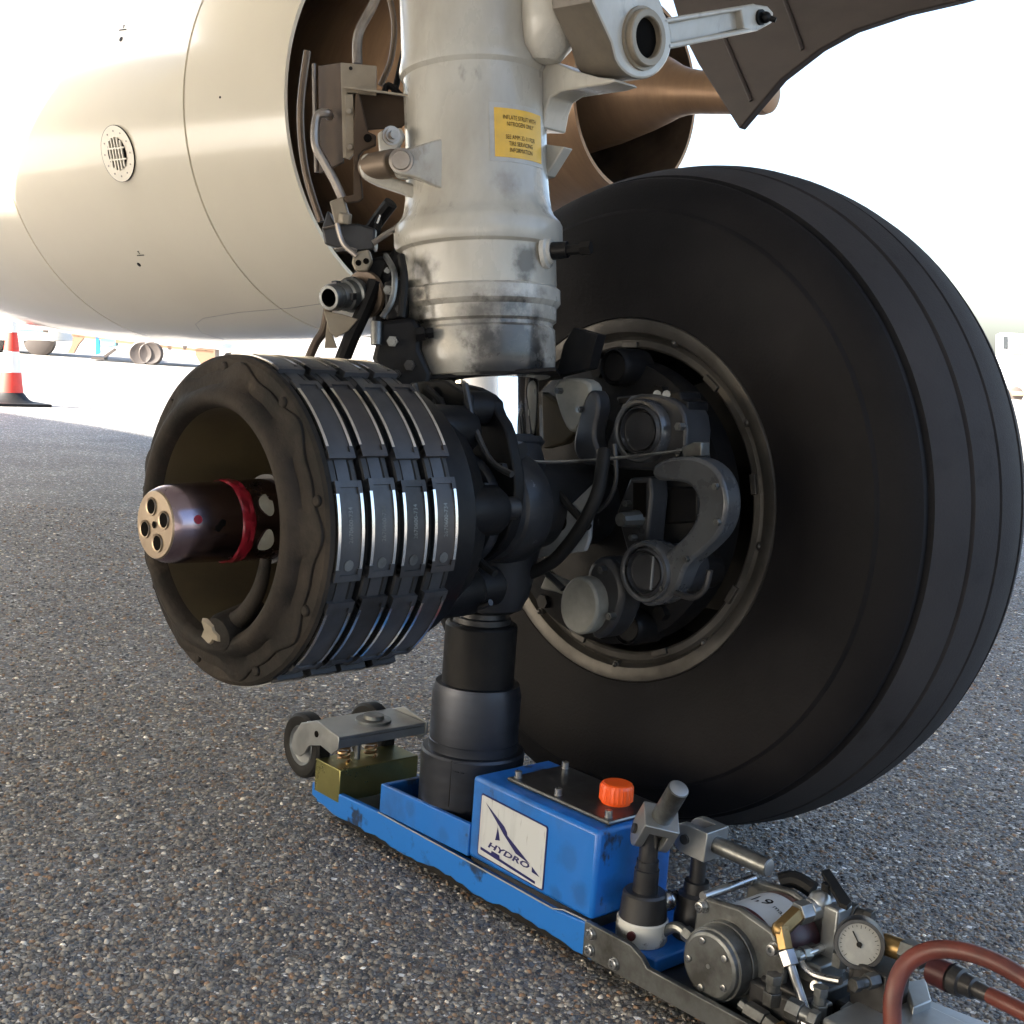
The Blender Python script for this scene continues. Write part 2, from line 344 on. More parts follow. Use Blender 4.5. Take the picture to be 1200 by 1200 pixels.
def stones():
    rng = np.random.default_rng(3)
    pts = []
    cam = np.array(CAM[:]); F0 = np.array(_f0[:]); R0 = np.array(_r0[:])
    N = 120000
    d = .95 + 4.4*rng.random(N)**1.6; s = (rng.random(N)-.5)*.9*d + .02
    P = cam[None, :2] + d[:, None]*F0[None, :2] + s[:, None]*R0[None, :2]
    sz = (.0019+.0030*rng.random(N)**2.4)*(1+.10*d)
    rot = rng.random(N)*2*pi; el = .6+.4*rng.random(N)
    K = 6
    t = np.arange(K)*2*pi/K
    jit = .78+.44*rng.random((N, K))
    bx = np.cos(t)[None]*jit*sz[:, None]; by = np.sin(t)[None]*jit*sz[:, None]*el[:, None]
    c, sn = np.cos(rot)[:, None], np.sin(rot)[:, None]
    x = bx*c-by*sn; y = bx*sn+by*c
    h = sz*(.25+.35*rng.random(N))
    V = np.zeros((N, 2*K, 3))
    V[:, :K, 0] = P[:, :1]+x; V[:, :K, 1] = P[:, 1:]+y; V[:, :K, 2] = -.0005
    V[:, K:, 0] = P[:, :1]+x*.62; V[:, K:, 1] = P[:, 1:]+y*.62; V[:, K:, 2] = h[:, None]*(.8+.4*rng.random((N, K)))
    base = (np.arange(N)*2*K)[:, None]
    quads = np.stack([[k, (k+1) % K, K+(k+1) % K, K+k] for k in range(K)])
    loops_q = (base[:, :, None]+quads[None]).reshape(N, -1)
    top = base+np.arange(K, 2*K)[None]
    loops = np.concatenate([loops_q, top], 1).reshape(-1)
    cnt = np.tile(np.array([4]*K+[K]), N); start = np.concatenate([[0], np.cumsum(cnt)[:-1]])
    me = bpy.data.meshes.new('aggregate_stones')
    me.vertices.add(N*2*K); me.vertices.foreach_set('co', V.reshape(-1))
    me.loops.add(len(loops)); me.loops.foreach_set('vertex_index', loops.astype(np.int32))
    me.polygons.add(len(cnt)); me.polygons.foreach_set('loop_start', start.astype(np.int32)); me.polygons.foreach_set('loop_total', cnt.astype(np.int32))
    me.update(); me.validate()
    pal = np.array([(.045, .045, .05), (.095, .093, .09), (.145, .140, .130), (.205, .195, .175), (.135, .095, .065), (.19, .125, .08), (.075, .085, .10), (.28, .275, .255), (.46, .45, .42), (.62, .60, .56)])
    pr = np.array([.15, .20, .21, .14, .10, .05, .08, .05, .016, .004])
    ci = rng.choice(len(pal), N, p=pr); cols = pal[ci]*np.array([1.86, 1.72, 1.54])*(.75+.5*rng.random((N, 1)))
    at = me.color_attributes.new('stone', 'FLOAT_COLOR', 'POINT')
    C4 = np.ones((N, 2*K, 4)); C4[:, :, :3] = cols[:, None]
    at.data.foreach_set('color', C4.reshape(-1))
    me.materials.append(M['stone'])
    o = bpy.data.objects.new('aggregate_stones', me); COL.objects.link(o); o['kind'] = 'stuff'; o['label'] = 'small mixed stones set in the apron surface'
stones()

# ================================================================== airliner
AL = thing('airliner', 'white jet airliner standing with its main landing gear jacked and one wheel removed', 'airliner')

# ---- fuselage and wing (overhead, they throw the shade)
b = MB(); FX, FZ, FR = -4.05, 3.1, 1.95
b.lathe([(-18, .3), (-14, 1.1), (-9, FR), (10, FR), (13, 1.6), (15, .6), (15.6, .05)], (FX, 0, FZ), (0, 1, 0), 64)
b.build('fuselage', 'fuse', AL)
b = MB()
def wing_sec(x):
    le = 5.64-.52*(x+1); te = -2.2-(.0 if x < 3 else .2*(x-3)); le += max(0, .25-x)*.95; z = 2.75+.1*(x+1); th = .5-.025*(x+1); n = 12; P = []
    for k in range(n+1):
        s = k/n; P.append((x, le+(te-le)*s, z+th*.9*4*s*(1-s)**1.6*.9))
    for k in range(n-1, 0, -1):
        s = k/n; P.append((x, le+(te-le)*s, z-th*.5*4*s*(1-s)**1.6*.9))
    return P
secs = [wing_sec(x) for x in (-3.4, -1, -.5, -.17, .12, .3, .83, 3, 7, 12, 14)]
V = [p for s_ in secs for p in s_]; n_ = len(secs[0]); F = []
for i in range(len(secs)-1):
    for k in range(n_):
        a, c_ = i*n_+k, i*n_+(k+1) % n_; F.append((a, c_, c_+n_, a+n_))
F += [tuple(range(n_)), tuple((len(secs)-1)*n_+k for k in range(n_))]
b.add(V, F); b.build('wing', 'fuse', AL)

# ---- engine nacelle
NX, NZ = 2.56, 1.75
prof = [(3.04, .845), (3.04, .86), (3.2, .897), (3.4, .932), (3.597, .961), (3.599, .951), (3.606, .951), (3.608, .963), (3.85, .988), (4.2, 1.015), (4.6, 1.047), (5.097, 1.07),
        (5.099, 1.06), (5.107, 1.06), (5.109, 1.07), (5.5, 1.08), (6.0, 1.082), (6.5, 1.07), (6.9, 1.03), (7.15, .96), (7.28, .89), (7.3, .83), (7.2, .79), (6.9, .77)]
b = MB(); b.lathe(prof, (NX, 0, NZ), (0, 1, 0), 160, cap=False)
nac = b.build('engine_nacelle', 'nacelle', AL, ang=20)
bv = BVHTree.FromPolygons([Vector(p) for p in b.v], b.f)
def nac_hit(x, y):
    d = ray(x, y).normalized(); h = bv.ray_cast(CAM, d); n = h[1]
    return h[0], (n if n.dot(d) < 0 else -n)
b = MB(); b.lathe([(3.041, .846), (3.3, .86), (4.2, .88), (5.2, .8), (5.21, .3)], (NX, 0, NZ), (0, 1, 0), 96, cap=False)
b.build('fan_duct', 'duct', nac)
# circular drain vent with grille
P, Nn = nac_hit(139, 180)
t1 = Vector((0, 1, 0)); t1 = (t1-Nn*t1.dot(Nn)).normalized(); t2 = Nn.cross(t1)
if t2.z < 0: t2 = -t2
def disc(bm_, c, r0, r1, h0, h1, seg=40, mi=0):
    bm_.lathe([(h0, r0), (h1, r0), (h1, r1), (h0, r1), (h0, r0)], c, Nn, seg, mi, cap=False)
b = MB(); b.lathe([(-.004, .121), (.0065, .121), (.0065, 0)], P, Nn, 48)
vent = b.build('vent', ['nacelle'], nac)
b = MB(); disc(b, P, .1205, .1222, 0, .0068); b.build('vent_seal', 'ink', vent)
b = MB(); b.lathe([(.0072, .07), (.0078, .07), (.0078, 0)], P, Nn, 40); b.build('vent_opening', 'hole', vent)
for k in range(-2, 3):
    b = MB(); s_ = k*.0225; hl = sqrt(max(.072**2-s_*s_, 0))
    b.box(P+t1*s_+Nn*.011, (.0085, hl*2, .006), Matrix((t1, t2, Nn)).transposed()); b.build('grille_bar', 'nacelle', vent)
for k in (-1, 1):
    b = MB(); b.box(P+t2*k*.024+Nn*.0125, (sqrt(.072**2-.024**2)*2, .007, .005), Matrix((t1, t2, Nn)).transposed()); b.build('grille_bar', 'nacelle', vent)
b = MB()
for k in range(12):
    a = 2*pi*k/12; b.cyl(P+(t1*cos(a)+t2*sin(a))*.097+Nn*.006, P+(t1*cos(a)+t2*sin(a))*.097+Nn*.0085, .004, seg=8)
b.build('vent_screws', 'pipe', vent)
# small black markings with access holes, and the panel outline near the bottom
for (x, y) in ((142, 40), (163, 304)):
    b = MB(); b.lathe([(-.001, .011), (.0025, .011), (.0025, 0)], nac_hit(x, y+6)[0], nac_hit(x, y+6)[1], 14); b.build('access_hole', 'ink', nac)
    b = MB(); P0, N0 = nac_hit(x+2, y-5); rr = random.Random(x)
    ty = Vector((0, -1, 0)); ty = (ty-N0*ty.dot(N0)).normalized(); tz = N0.cross(ty); tz = tz if tz.z > 0 else -tz
    s_ = -.028
    while s_ < .028:
        wd = rr.uniform(.002, .006); b.box(P0+ty*(s_+wd/2)+N0*.0015, (wd, .005, .001), Matrix((ty, tz, N0)).transposed()); s_ += wd+.002
    b.box(P0+tz*.014+N0*.0015, (.004, .012, .001), Matrix((ty, tz, N0)).transposed())
    b.box(P0+tz*.021+N0*.0015, (.01, .004, .001), Matrix((ty, tz, N0)).transposed())
    b.build('marking', 'ink', nac)
b = MB(); P0, N0 = nac_hit(258, 114); b.lathe([(-.001, .005), (.0015, .005), (.0015, 0)], P0, N0, 10); b.build('access_hole', 'ink', nac)
b = MB()
pl = [(404, 352), (340, 361), (280, 366), (238, 373), (229, 380), (236, 390), (262, 398)]
for i in range(len(pl)-1):
    for k in range(4):
        q = [(pl[i][0]+(pl[i+1][0]-pl[i][0])*t_, pl[i][1]+(pl[i+1][1]-pl[i][1])*t_) for t_ in (k/4, (k+1)/4)]
        (A_, n0), (B_, _) = nac_hit(*q[0]), nac_hit(*q[1]); sd = (B_-A_).cross(n0).normalized()*.0014
        b.prism([A_-sd-n0*.002, A_+sd-n0*.002, B_+sd-n0*.002, B_-sd-n0*.002], n0*.003)
b.build('panel_seam', 'pipe', nac)

# ---- hot section
LIP = at_x(747, 112, NX); LY = LIP.y
b = MB()
b.lathe([(0, .352), (0, .366), (.10, .378), (.108, .384), (.13, .386), (.45, .45), (1.0, .56), (2.4, .62)], (NX, LY, LIP.z), (0, 1, 0), 96, cap=False)
b.lathe([(0.001, .353), (.3, .37), (.9, .38)], (NX, LY, LIP.z), (0, 1, 0), 96, cap=False, mi=1)
b.lathe([(.9, .379), (.91, .0)], (NX, LY, LIP.z), (0, 1, 0), 64, cap=False, mi=1)
b.build('core_nozzle', ['hot_metal', 'hot_dark'], AL)
b = MB()
b.lathe([(.85, .33), (.5, .30), (.35, .275), (.1, .205), (-.06, .150), (-.14, .118), (-.19, .096), (-.24, .083), (-.30, .076), (-.45, .072), (-.58, .070), (-.602, .063), (-.61, .03), (-.61, 0)],
        (NX, LY, LIP.z+.02), (0, 1, .107), 64)
b.build('exhaust_plug', 'hot_metal', AL)

# ---- shock strut
SD = Vector((0, .137, 1)).normalized(); S0 = Vector((0, .0568, .56))
def SA(z): return S0+Vector((0, .137, 1))*(z-.56)
def zy(y): return .75+(437.6-y)/805
b = MB()
pr = [(zy(447), .086), (zy(446), .100), (zy(443), .106), (zy(436), .109), (zy(420), .1105), (zy(391), .1105), (zy(388), .1075), (zy(384), .1075), (zy(381), .1125), (zy(366), .1135), (zy(363), .117), (zy(360), .1195), (zy(345), .1195), (zy(342), .115)]
b.lathe([((z-.56)*1.0093, r) for z, r in pr], S0, SD, 72)
sleeve = b.build('gland_nut', 'strut_dirty', AL, ang=25)
pr = [(zy(342.5), .1135), (zy(338), .1145), (zy(300), .1140), (zy(297), .115), (zy(294), .122), (zy(288), .125), (zy(270), .125), (zy(265), .122), (zy(258), .114), (zy(250), .110), (zy(235), .107), (zy(200), .1045),
      (zy(120), .105), (zy(96), .1055), (zy(91), .110), (zy(85), .111), (zy(78), .109), (zy(68), .107), (zy(-120), .107), (zy(-500), .105), (zy(-1100), .11)]
b = MB(); b.lathe([((z-.56)*1.0093, r) for z, r in pr], S0, SD, 96)
strut = b.build('shock_strut', 'strut', AL, ang=28)
b = MB(); b.lathe([((zy(520)-.56)*1.0093, .084), ((zy(435)-.56)*1.0093, .084)], S0, SD, 64); b.build('piston', 'chrome', AL)
b = MB(); b.lathe([((zy(528)-.56)*1.0093, .086), ((zy(522)-.56)*1.0093, .092), ((zy(515)-.56)*1.0093, .086)], S0, SD, 48); b.build('piston_collar', 'dark_forging', AL)

E1 = Vector((1, 0, 0)); E2 = SD.cross(E1)
def on_strut(phi, z, r):
    """point on the strut barrel, phi in degrees from +X"""
    a = radians(phi); return SA(z)+(E1*cos(a)+E2*sin(a))*r
def on_strut_n(phi):
    a = radians(phi); return E1*cos(a)+E2*sin(a)
# placard bent round the barrel
def bent(b_, u0, u1, z0, z1, r, mi=0, nseg=14):
    V = []; F = []
    for k in range(nseg+1):
        ph = u0+(u1-u0)*k/nseg
        for rr in (.100, r):
            V += [on_strut(ph, z0, rr), on_strut(ph, z1, rr)]
    for k in range(nseg):
        o = k*4; F += [(o+2, o+3, o+7, o+6), (o+3, o+1, o+5, o+7), (o+0, o+2, o+6, o+4)]
    F += [(0, 1, 3, 2), (nseg*4, nseg*4+2, nseg*4+3, nseg*4+1)]
    b_.add(V, F, mi)
PHC, PZC = 263., zy(176)
b = MB(); bent(b, PHC-27, PHC+27, PZC-.040, PZC+.041, .1057); pf = b.build('placard', 'film', strut)
b = MB(); bent(b, PHC-23, PHC+24.5, PZC-.034, PZC+.034, .1063); b.build('placard_face', 'yellow', pf)
b = MB()
for i, (ln, zz) in enumerate((('INFLATE STRUT WITH', .0215), ('NITROGEN ONLY', .0125), ('SEE AMM 32-11 FOR', -.0055), ('TIRE SERVICING', -.0145), ('INFORMATION', -.0235))):
    V, F = text_mesh(ln, .0086, sx=.70)
    b.add([on_strut(PHC+math.degrees(x/.105), PZC+zz+y-.003, .1069) for x, y in V], F)
b.build('lettering', 'ink', pf)
# charging valve on the right of the barrel
b = MB(); pv = on_strut(283, zy(305), .1125); nv = on_strut_n(293)
b.lathe([(0, .026), (.006, .024), (.008, .019), (.012, .017)], pv, nv, 20, 1)
b.cyl(pv+nv*.01, pv+nv*.035, .013, .012, 12); b.cyl(pv+nv*.035, pv+nv*.055, .0085, .008, 10); b.cyl(pv+nv*.055, pv+nv*.07, .011, .010, 6)
b.build('charging_valve', ['black_part', 'strut_dirty'], strut)
# triangular lug peeping out at the right
b = MB(); b.prism([at_x(x, y, .06) for x, y in ((632, 168), (661, 172), (640, 206), (632, 208))], (.02, 0, 0)); b.build('lug', 'strut', strut, .002)
# upper side boss: lug, bushing, web and slotted rod
def xprism(b_, pts, X, th, mi=0): return b_.prism([at_x(x, y, X) for x, y in pts], (th, 0, 0), mi)
def ell(cx, cy, rx, ry, a0, a1, n=10): return [(cx+rx*cos(radians(a0+(a1-a0)*k/n)), cy-ry*sin(radians(a0+(a1-a0)*k/n))) for k in range(n+1)]
LYP = at_d(751, 45, 1.82).y
def yprism(b_, pts, dY, th, mi=0): return b_.prism([at_y(x, y, LYP+dY) for x, y in pts], (0, th, 0), mi)
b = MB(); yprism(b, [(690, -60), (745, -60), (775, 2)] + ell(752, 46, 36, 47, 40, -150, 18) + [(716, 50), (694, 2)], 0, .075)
lug = b.build('side_brace_lug', ['strut', 'grime_shade'], strut, .004)
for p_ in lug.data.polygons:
    if abs(p_.normal.y) < .5: p_.material_index = 1  # side faces painted darker: brown grime plus shade put into the colour
cb = at_y(752, 45, LYP); b = MB(); b.lathe([(.03, .0275), (-.012, .0275), (-.0135, .029), (-.0135, .037), (-.012, .0385), (-.004, .039), (-.004, .043), (.002, .0435)], cb, (0, 1, 0), 36, cap=False); b.build('bushing', 'beige_plate', lug)
b = MB(); b.lathe([(-.0035, .0276), (-.0034, 0)], cb, (0, 1, 0), 32, cap=False); b.build('bushing_bore', 'hole', lug)
b = MB()
xprism(b, [(600, 64), (628, 66), (650, 72), (672, 82), (700, 90), (718, 92), (722, 95), (708, 99), (680, 103), (656, 107), (645, 114), (640, 128), (636, 150), (600, 150)], .045, .05)
b.build('strut_flange', 'strut', strut, .010)
b = MB(); b.lathe([(-.012, .0), (-.006, .022), (.012, .036), (.05, .042), (.14, .044)], at_x(640, 66, .03), (-.02, -.05, 1), 32); b.build('barrel_swelling', 'strut', strut, .004)
rod = MB()
yprism(rod, [(780, 27), (874, 9), (874, 32), (784, 55)], .012, .010)
yprism(rod, [(776, 22), (885, 4), (888, 9), (779, 28)], .0, .026); yprism(rod, [(781, 51), (886, 31), (889, 36), (784, 58)], .0, .026)
yprism(rod, [(868, 8), (886, 5), (900, 7), (907, 15), (905, 27), (889, 36), (872, 35)], .0, .026)
ro = rod.build('brace_rod', 'strut', AL, .0025)
rod = MB(); c0 = at_y(893, 20, LYP-.004); rod.cyl(c0, c0+Vector((0, .012, 0)), .012, seg=12); rod.ball(c0+Vector((.004, -.004, 0)), .009); rod.cyl(c0+Vector((.004, -.006, 0)), c0+Vector((.012, -.018, -.004)), .005, .004, 8)
rod.build('rod_pin', 'black_part', ro)
# gear door at the top right
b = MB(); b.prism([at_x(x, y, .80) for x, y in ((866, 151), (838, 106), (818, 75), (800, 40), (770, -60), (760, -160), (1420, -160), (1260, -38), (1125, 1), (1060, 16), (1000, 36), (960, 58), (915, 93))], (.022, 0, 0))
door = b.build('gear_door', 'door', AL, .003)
b = MB()
for (x0, y0, x1, y1) in ((905, -40, 940, 58), (838, 20, 880, 118)):
    A_, B_ = at_x(x0, y0, .797), at_x(x1, y1, .797); b.tube([A_, B_], .004, 6, 1)
b.build('door_stiffener', 'door', door)

# ---- left of the strut: lugs, pins and hydraulic plumbing
D0 = 1.88
def dprism(b_, pts, d, th, mi=0): return b_.prism([at_d(x, y, d) for x, y in pts], _f0*th, mi)
b = MB(); LP = chaikin([(532, 158), (505, 165), (484, 172), (474, 174)] + ell(470, 189, 14, 15, 100, 260, 8) + [(488, 208), (506, 217), (534, 228)], 1)
b.prism([at_d(x, y, 1.820+.012*max(0, (x-456)/66)**2) for x, y in LP], _f0*.035); pl_ = b.build('pin_lug', 'strut', strut, .003)
c0 = at_d(470, 188, 1.820); b = MB(); b.lathe([(-.006, 0), (-.006, .0125), (-.004, .0138), (.01, .0138)], c0, _f0, 18); b.lathe([(-.0015, .0138), (-.001, .0172), (.002, .0175)], c0, _f0, 24, cap=False); b.build('pin_end', 'pipe', pl_)
b = MB(); b.lathe([(.03, .021), (.05, .021)], c0, _f0, 24); b.build('pin_sleeve', 'strut', pl_, .002)
b = MB(); a0 = at_d(462, 191, 1.85); a1 = at_d(431, 197, 1.89); b.cyl(a0, a1, .020, .020, 24); b.build('cross_pin', 'hot_dark', AL, .002)
b = MB(); dprism(b, [(432, 178), (424, 182), (420, 195), (424, 208), (440, 216), (470, 226), (500, 240), (512, 236), (505, 222), (470, 211), (446, 204), (436, 196)], 1.87, .03); b.build('lower_arm', 'strut', AL, .004)
b = MB(); dprism(b, [(442, 156), (452, 150), (470, 150), (474, 158), (466, 175), (444, 180)], 1.86, .02); cl = b.build('clevis', 'strut', AL, .003)
b = MB(); c0 = at_d(458, 159, 1.857); dv = -_f0*.7+_r0*.3
b.lathe([(0, .0135), (.004, .0135), (.004, .010), (.010, .010), (.010, .006), (.018, .006), (.018, 0)], c0, dv, 14); b.build('clevis_bolt', 'pipe', cl)
# shield box
b = MB(); dprism(b, [(399, 73), (441, 77), (441, 112), (407, 108), (407, 186), (402, 185)], 1.90, .006); sb = b.build('shield_bracket', 'beige_plate', AL, .001)
b = MB(); b.cyl(at_d(411, 80, 1.897), at_d(411, 80, 1.899), .0028, seg=10); b.build('shield_hole', 'ink', sb)
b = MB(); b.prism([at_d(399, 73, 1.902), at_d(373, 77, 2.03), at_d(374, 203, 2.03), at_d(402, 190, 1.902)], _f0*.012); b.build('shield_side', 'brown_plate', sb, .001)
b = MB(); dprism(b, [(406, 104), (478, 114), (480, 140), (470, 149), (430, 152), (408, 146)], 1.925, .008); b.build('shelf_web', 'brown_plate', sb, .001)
b = MB(); b.prism([at_d(403, 103, 1.88), at_d(478, 113, 1.88), at_d(478, 114.5, 1.96), at_d(406, 104.5, 1.96)], (0, 0, .003)); b.build('shelf_flange', 'beige_plate', sb)
b = MB(); dprism(b, [(404, 110), (414, 110), (416, 178), (409, 187), (404, 184)], 1.893, .006)
for q in ((409, 130), (410, 172)): b.cyl(at_d(q[0], q[1], 1.892), at_d(q[0], q[1], 1.885), .005, seg=6)
b.build('riveted_strip', 'beige_plate', sb, .001)
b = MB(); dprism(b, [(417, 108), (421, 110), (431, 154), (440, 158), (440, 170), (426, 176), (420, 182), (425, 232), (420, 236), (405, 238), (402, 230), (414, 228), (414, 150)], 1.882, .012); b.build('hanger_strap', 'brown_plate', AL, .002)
b = MB(); c0 = at_d(431, 162, 1.88); b.cyl(c0, c0-_f0*.002, .006, seg=12); b.build('strap_hole', 'hole', AL)
for pth, r, mt, nm in (([(447, -20, 1.95), (436, 8, 1.95), (420, 40, 1.95), (419, 75, 1.95)], .0075, 'pipe', 'conduit'),
                   ([(368, 75, 2.0), (369, 130, 2.0), (371, 202, 2.0)], .0035, 'pipe', 'guard_rod'),
                   ([(386, 136, 1.92), (384, 133, 1.90), (374, 134, 1.9), (370, 144, 1.9), (370, 170, 1.9), (380, 190, 1.9), (392, 212, 1.9), (403, 236, 1.9)], .0068, 'pipe', 'bent_pipe'),
                   ([(446, 250, 1.93), (440, 275, 1.93), (433, 298, 1.93), (425, 330, 1.93)], .006, 'black_part', 'cable'),
                   ([(470, 112, 1.95), (455, 100, 1.95), (450, 112, 1.95), (452, 120, 1.95)], .005, 'black_part', 'cable'),
                   ([(478, 40, 1.97), (470, 75, 1.97), (462, 110, 1.97)], .005, 'black_part', 'cable'),
                   ([(458, 238, 1.92), (440, 262, 1.94), (415, 300, 1.95)], .011, 'black_part', 'flexible_hose'),
                   ([(500, 240, 1.93), (500, 270, 1.93), (468, 300, 1.93), (452, 340, 1.93), (445, 385, 1.93)], .013, 'black_part', 'flexible_hose'),
                   ([(440, 330, 1.9), (428, 360, 1.9), (412, 395, 1.9), (400, 425, 1.9)], .012, 'black_part', 'flexible_hose'),
                   ([(386, 350, 1.95), (380, 385, 1.95), (370, 402, 1.95), (362, 420, 1.95)], .007, 'hot_dark', 'cable')):
    b = MB(); b.tube([at_d(*p) for p in pth], r, 10, 6); b.build(nm, mt, AL)
b = MB(); b.tube([at_d(445, 252, 1.925), at_d(441, 262, 1.925)], .0035, 8, 1); b.tube([at_d(438, 268, 1.925), at_d(434, 278, 1.925)], .003, 8, 1); b.build('cable_sleeve', 'chrome', AL)
# pipe end fittings and lower bracket
b = MB(); dprism(b, [(386, 236), (402, 230), (408, 250), (404, 262), (392, 262)], 1.885, .02); b.cyl(at_d(405, 250, 1.875), at_d(404, 262, 1.88), .010, seg=6); b.build('pipe_fitting', 'beige_plate', AL, .002)
b = MB(); dprism(b, [(384, 246), (392, 262), (420, 262), (440, 268), (438, 292), (416, 296), (380, 286), (377, 268)], 1.90, .05); jb = b.build('junction_bracket', 'dark_steel', AL, .003)
b = MB(); b.tube([at_d(378, 268, 1.897), at_d(396, 264, 1.897)], .002, 6, 1); b.tube([at_d(392, 293, 1.897), at_d(408, 291, 1.897), at_d(418, 294, 1.897)], .003, 6, 3); b.build('bracket_edge', 'pipe', jb)
b = MB(); dprism(b, [(414, 296), (432, 292), (436, 306), (430, 318), (416, 318), (412, 308)], 1.885, .02); u_ = b.build('union_block', 'beige_plate', AL, .003)
b = MB()
for q in ((420, 308), (429, 306)): b.cyl(at_d(q[0], q[1], 1.886), at_d(q[0], q[1], 1.883), .0045, seg=10)
b.build('union_bore', 'hole', u_)
b = MB(); c0 = at_d(385, 349, 1.86); dv = (at_d(422, 344, 1.92)-c0).normalized()
b.lathe([(0, .013), (0, .0175), (.006, .0195), (.010, .0195), (.012, .0175), (.016, .0185), (.020, .0175), (.024, .019), (.034, .019), (.036, .0225), (.048, .0225), (.05, .026), (.058, .026), (.062, .022), (.075, .022)], c0, dv, 28, cap=False)
b.lathe([(.001, .0131), (.03, .0131), (.031, 0)], c0, dv, 24, mi=1, cap=False); cp = b.build('coupling', ['dull_steel', 'hole'], AL)
b = MB()
for a in (0, 120, 240):
    d_, e1, e2 = frame(dv); q = c0+dv*.03+(e1*cos(radians(a))+e2*sin(radians(a)))*.019; b.box(q, (.010, .010, .010), Matrix((d_, e1, e2)).transposed())
b.build('coupling_lug', 'dark_steel', cp, .001)
b = MB(); c1 = at_d(426, 345, 1.91); b.lathe([(0, .034), (.004, .036), (.008, .034)], c1, dv, 28); b.build('coupling_flange', 'hot_dark', AL)
b = MB(); dprism(b, [(379, 364), (400, 368), (420, 374), (408, 388), (393, 396), (386, 388)], 1.885, .004); b.build('bracket_plate', 'beige_plate', AL, .001)
b = MB(); dprism(b, [(384, 368), (390, 394), (395, 408), (380, 408)], 1.9, .006); b.build('bracket_web', 'beige_plate', AL, .001)
b = MB(); dprism(b, [(420, 310), (445, 300), (470, 306), (474, 335), (462, 352), (436, 352), (424, 340)], 1.93, .05); b.build('manifold_block', 'black_part', AL, .005)
b = MB(); dprism(b, [(447, 376), (484, 372), (492, 384), (492, 410), (505, 438), (500, 462), (450, 450), (436, 420)], 1.83, .09); mb = b.build('brake_valve', 'black_part', AL, .006)
b = MB(); dprism(b, [(450, 330), (474, 326), (478, 350), (476, 374), (452, 376)], 1.85, .06); b.build('valve_body', 'black_part', mb, .004)
b = MB(); c0 = at_d(441, 377, 1.825); b.cyl(c0, at_d(441, 404, 1.825), .008, seg=14); b.build('valve_cap', 'dull_steel', mb)
b = MB(); c0 = at_d(488, 392, 1.83); d_ = (RGT*.9+UPV*.1).normalized()
b.cyl(c0, c0+d_*.012, .011, seg=6); b.cyl(c0+d_*.012, c0+d_*.016, .006, seg=10); b.cyl(c0+d_*.016, c0+d_*.024, .009, .008, seg=6); b.build('valve_nipple', 'black_part', mb)

# ---- axle, fork and torque links
AX = Vector((0, 0, .56))
def xl(b_, prof, mi=0, seg=64, mod=None, cap=True, org=AX): return b_.lathe(prof, org, (1, 0, 0), seg, mi, mod, cap)
b = MB(); xl(b, [(-.43, .055), (-.28, .06), (-.12, .064), (.3, .064), (.5, .055)]); axle = b.build('axle', 'dark_forging', AL)
b = MB(); xl(b, [(-.115, .066), (-.114, .077), (-.110, .0795), (-.098, .0795), (-.095, .077), (-.05, .076), (-.046, .080), (-.03, .083), (-.006, .083), (.002, .080), (.004, .066)]); ah = b.build('axle_housing', 'dark_forging', AL)
for k in range(8):
    a = 2*pi*k/8+.2; q = AX+Vector((-.115, cos(a)*.0725, sin(a)*.0725)); b = MB(); b.cyl(q-Vector((.007, 0, 0)), q, .0055, seg=6); b.build('housing_bolt', 'dull_steel', ah)
b = MB(); b.lathe([(-.165, .022), (-.16, .035), (-.14, .047), (-.115, .055), (-.09, .060), (-.05, .072), (-.01, .08), (.05, .078), (.085, .07), (.10, .064)], (0, .036, .56), SD, 40); fk = b.build('strut_foot', 'dark_forging', AL)
b = MB(); c0 = at_d(583, 688, 1.85); b.cyl(c0, c0+_f0*.05, .014, seg=16); b.cyl(c0-_f0*.006, c0, .009, seg=12); b.build('foot_pin', 'dark_forging', fk)
b = MB(); xprism(b, chaikin([(505, 448), (548, 450), (578, 466), (580, 482), (592, 500), (598, 530), (604, 560), (602, 600), (590, 640), (560, 662), (540, 660), (520, 600), (508, 540)], 1), -.10, .02); b.build('torque_link', 'black_part', AL, .003)
b = MB(); xprism(b, [(480, 448), (520, 445), (545, 462), (540, 560), (530, 640), (540, 700), (520, 705), (495, 640), (480, 560)], -.17, .018); b.build('link_bracket', 'black_part', AL, .003)
b = MB(); c0 = at_x(540, 478, -.14); b.lathe([(-.01, .020), (.0, .024), (.05, .024)], c0, (1, 0, 0), 24); b.build('link_pivot', 'black_part', AL, .002)
b = MB(); c0 = at_x(541, 690, -.15); b.lathe([(0, .016), (.0, .026), (.01, .028), (.06, .028)], c0, (1, 0, 0), 24); b.build('link_pivot', 'black_part', AL, .002)
b = MB(); xprism(b, [(640, 444), (690, 432), (700, 392), (672, 384), (660, 404), (652, 440)], .09, .02); b.build('upper_link', 'black_part', AL, .004)
b = MB(); b.prism([at_d(500, 440, 1.84), at_d(652, 430, 1.84), at_d(660, 440, 2.0), at_d(520, 452, 2.0)], (0, 0, -.006)); b.build('scraper_plate', 'black_part', AL, .001)
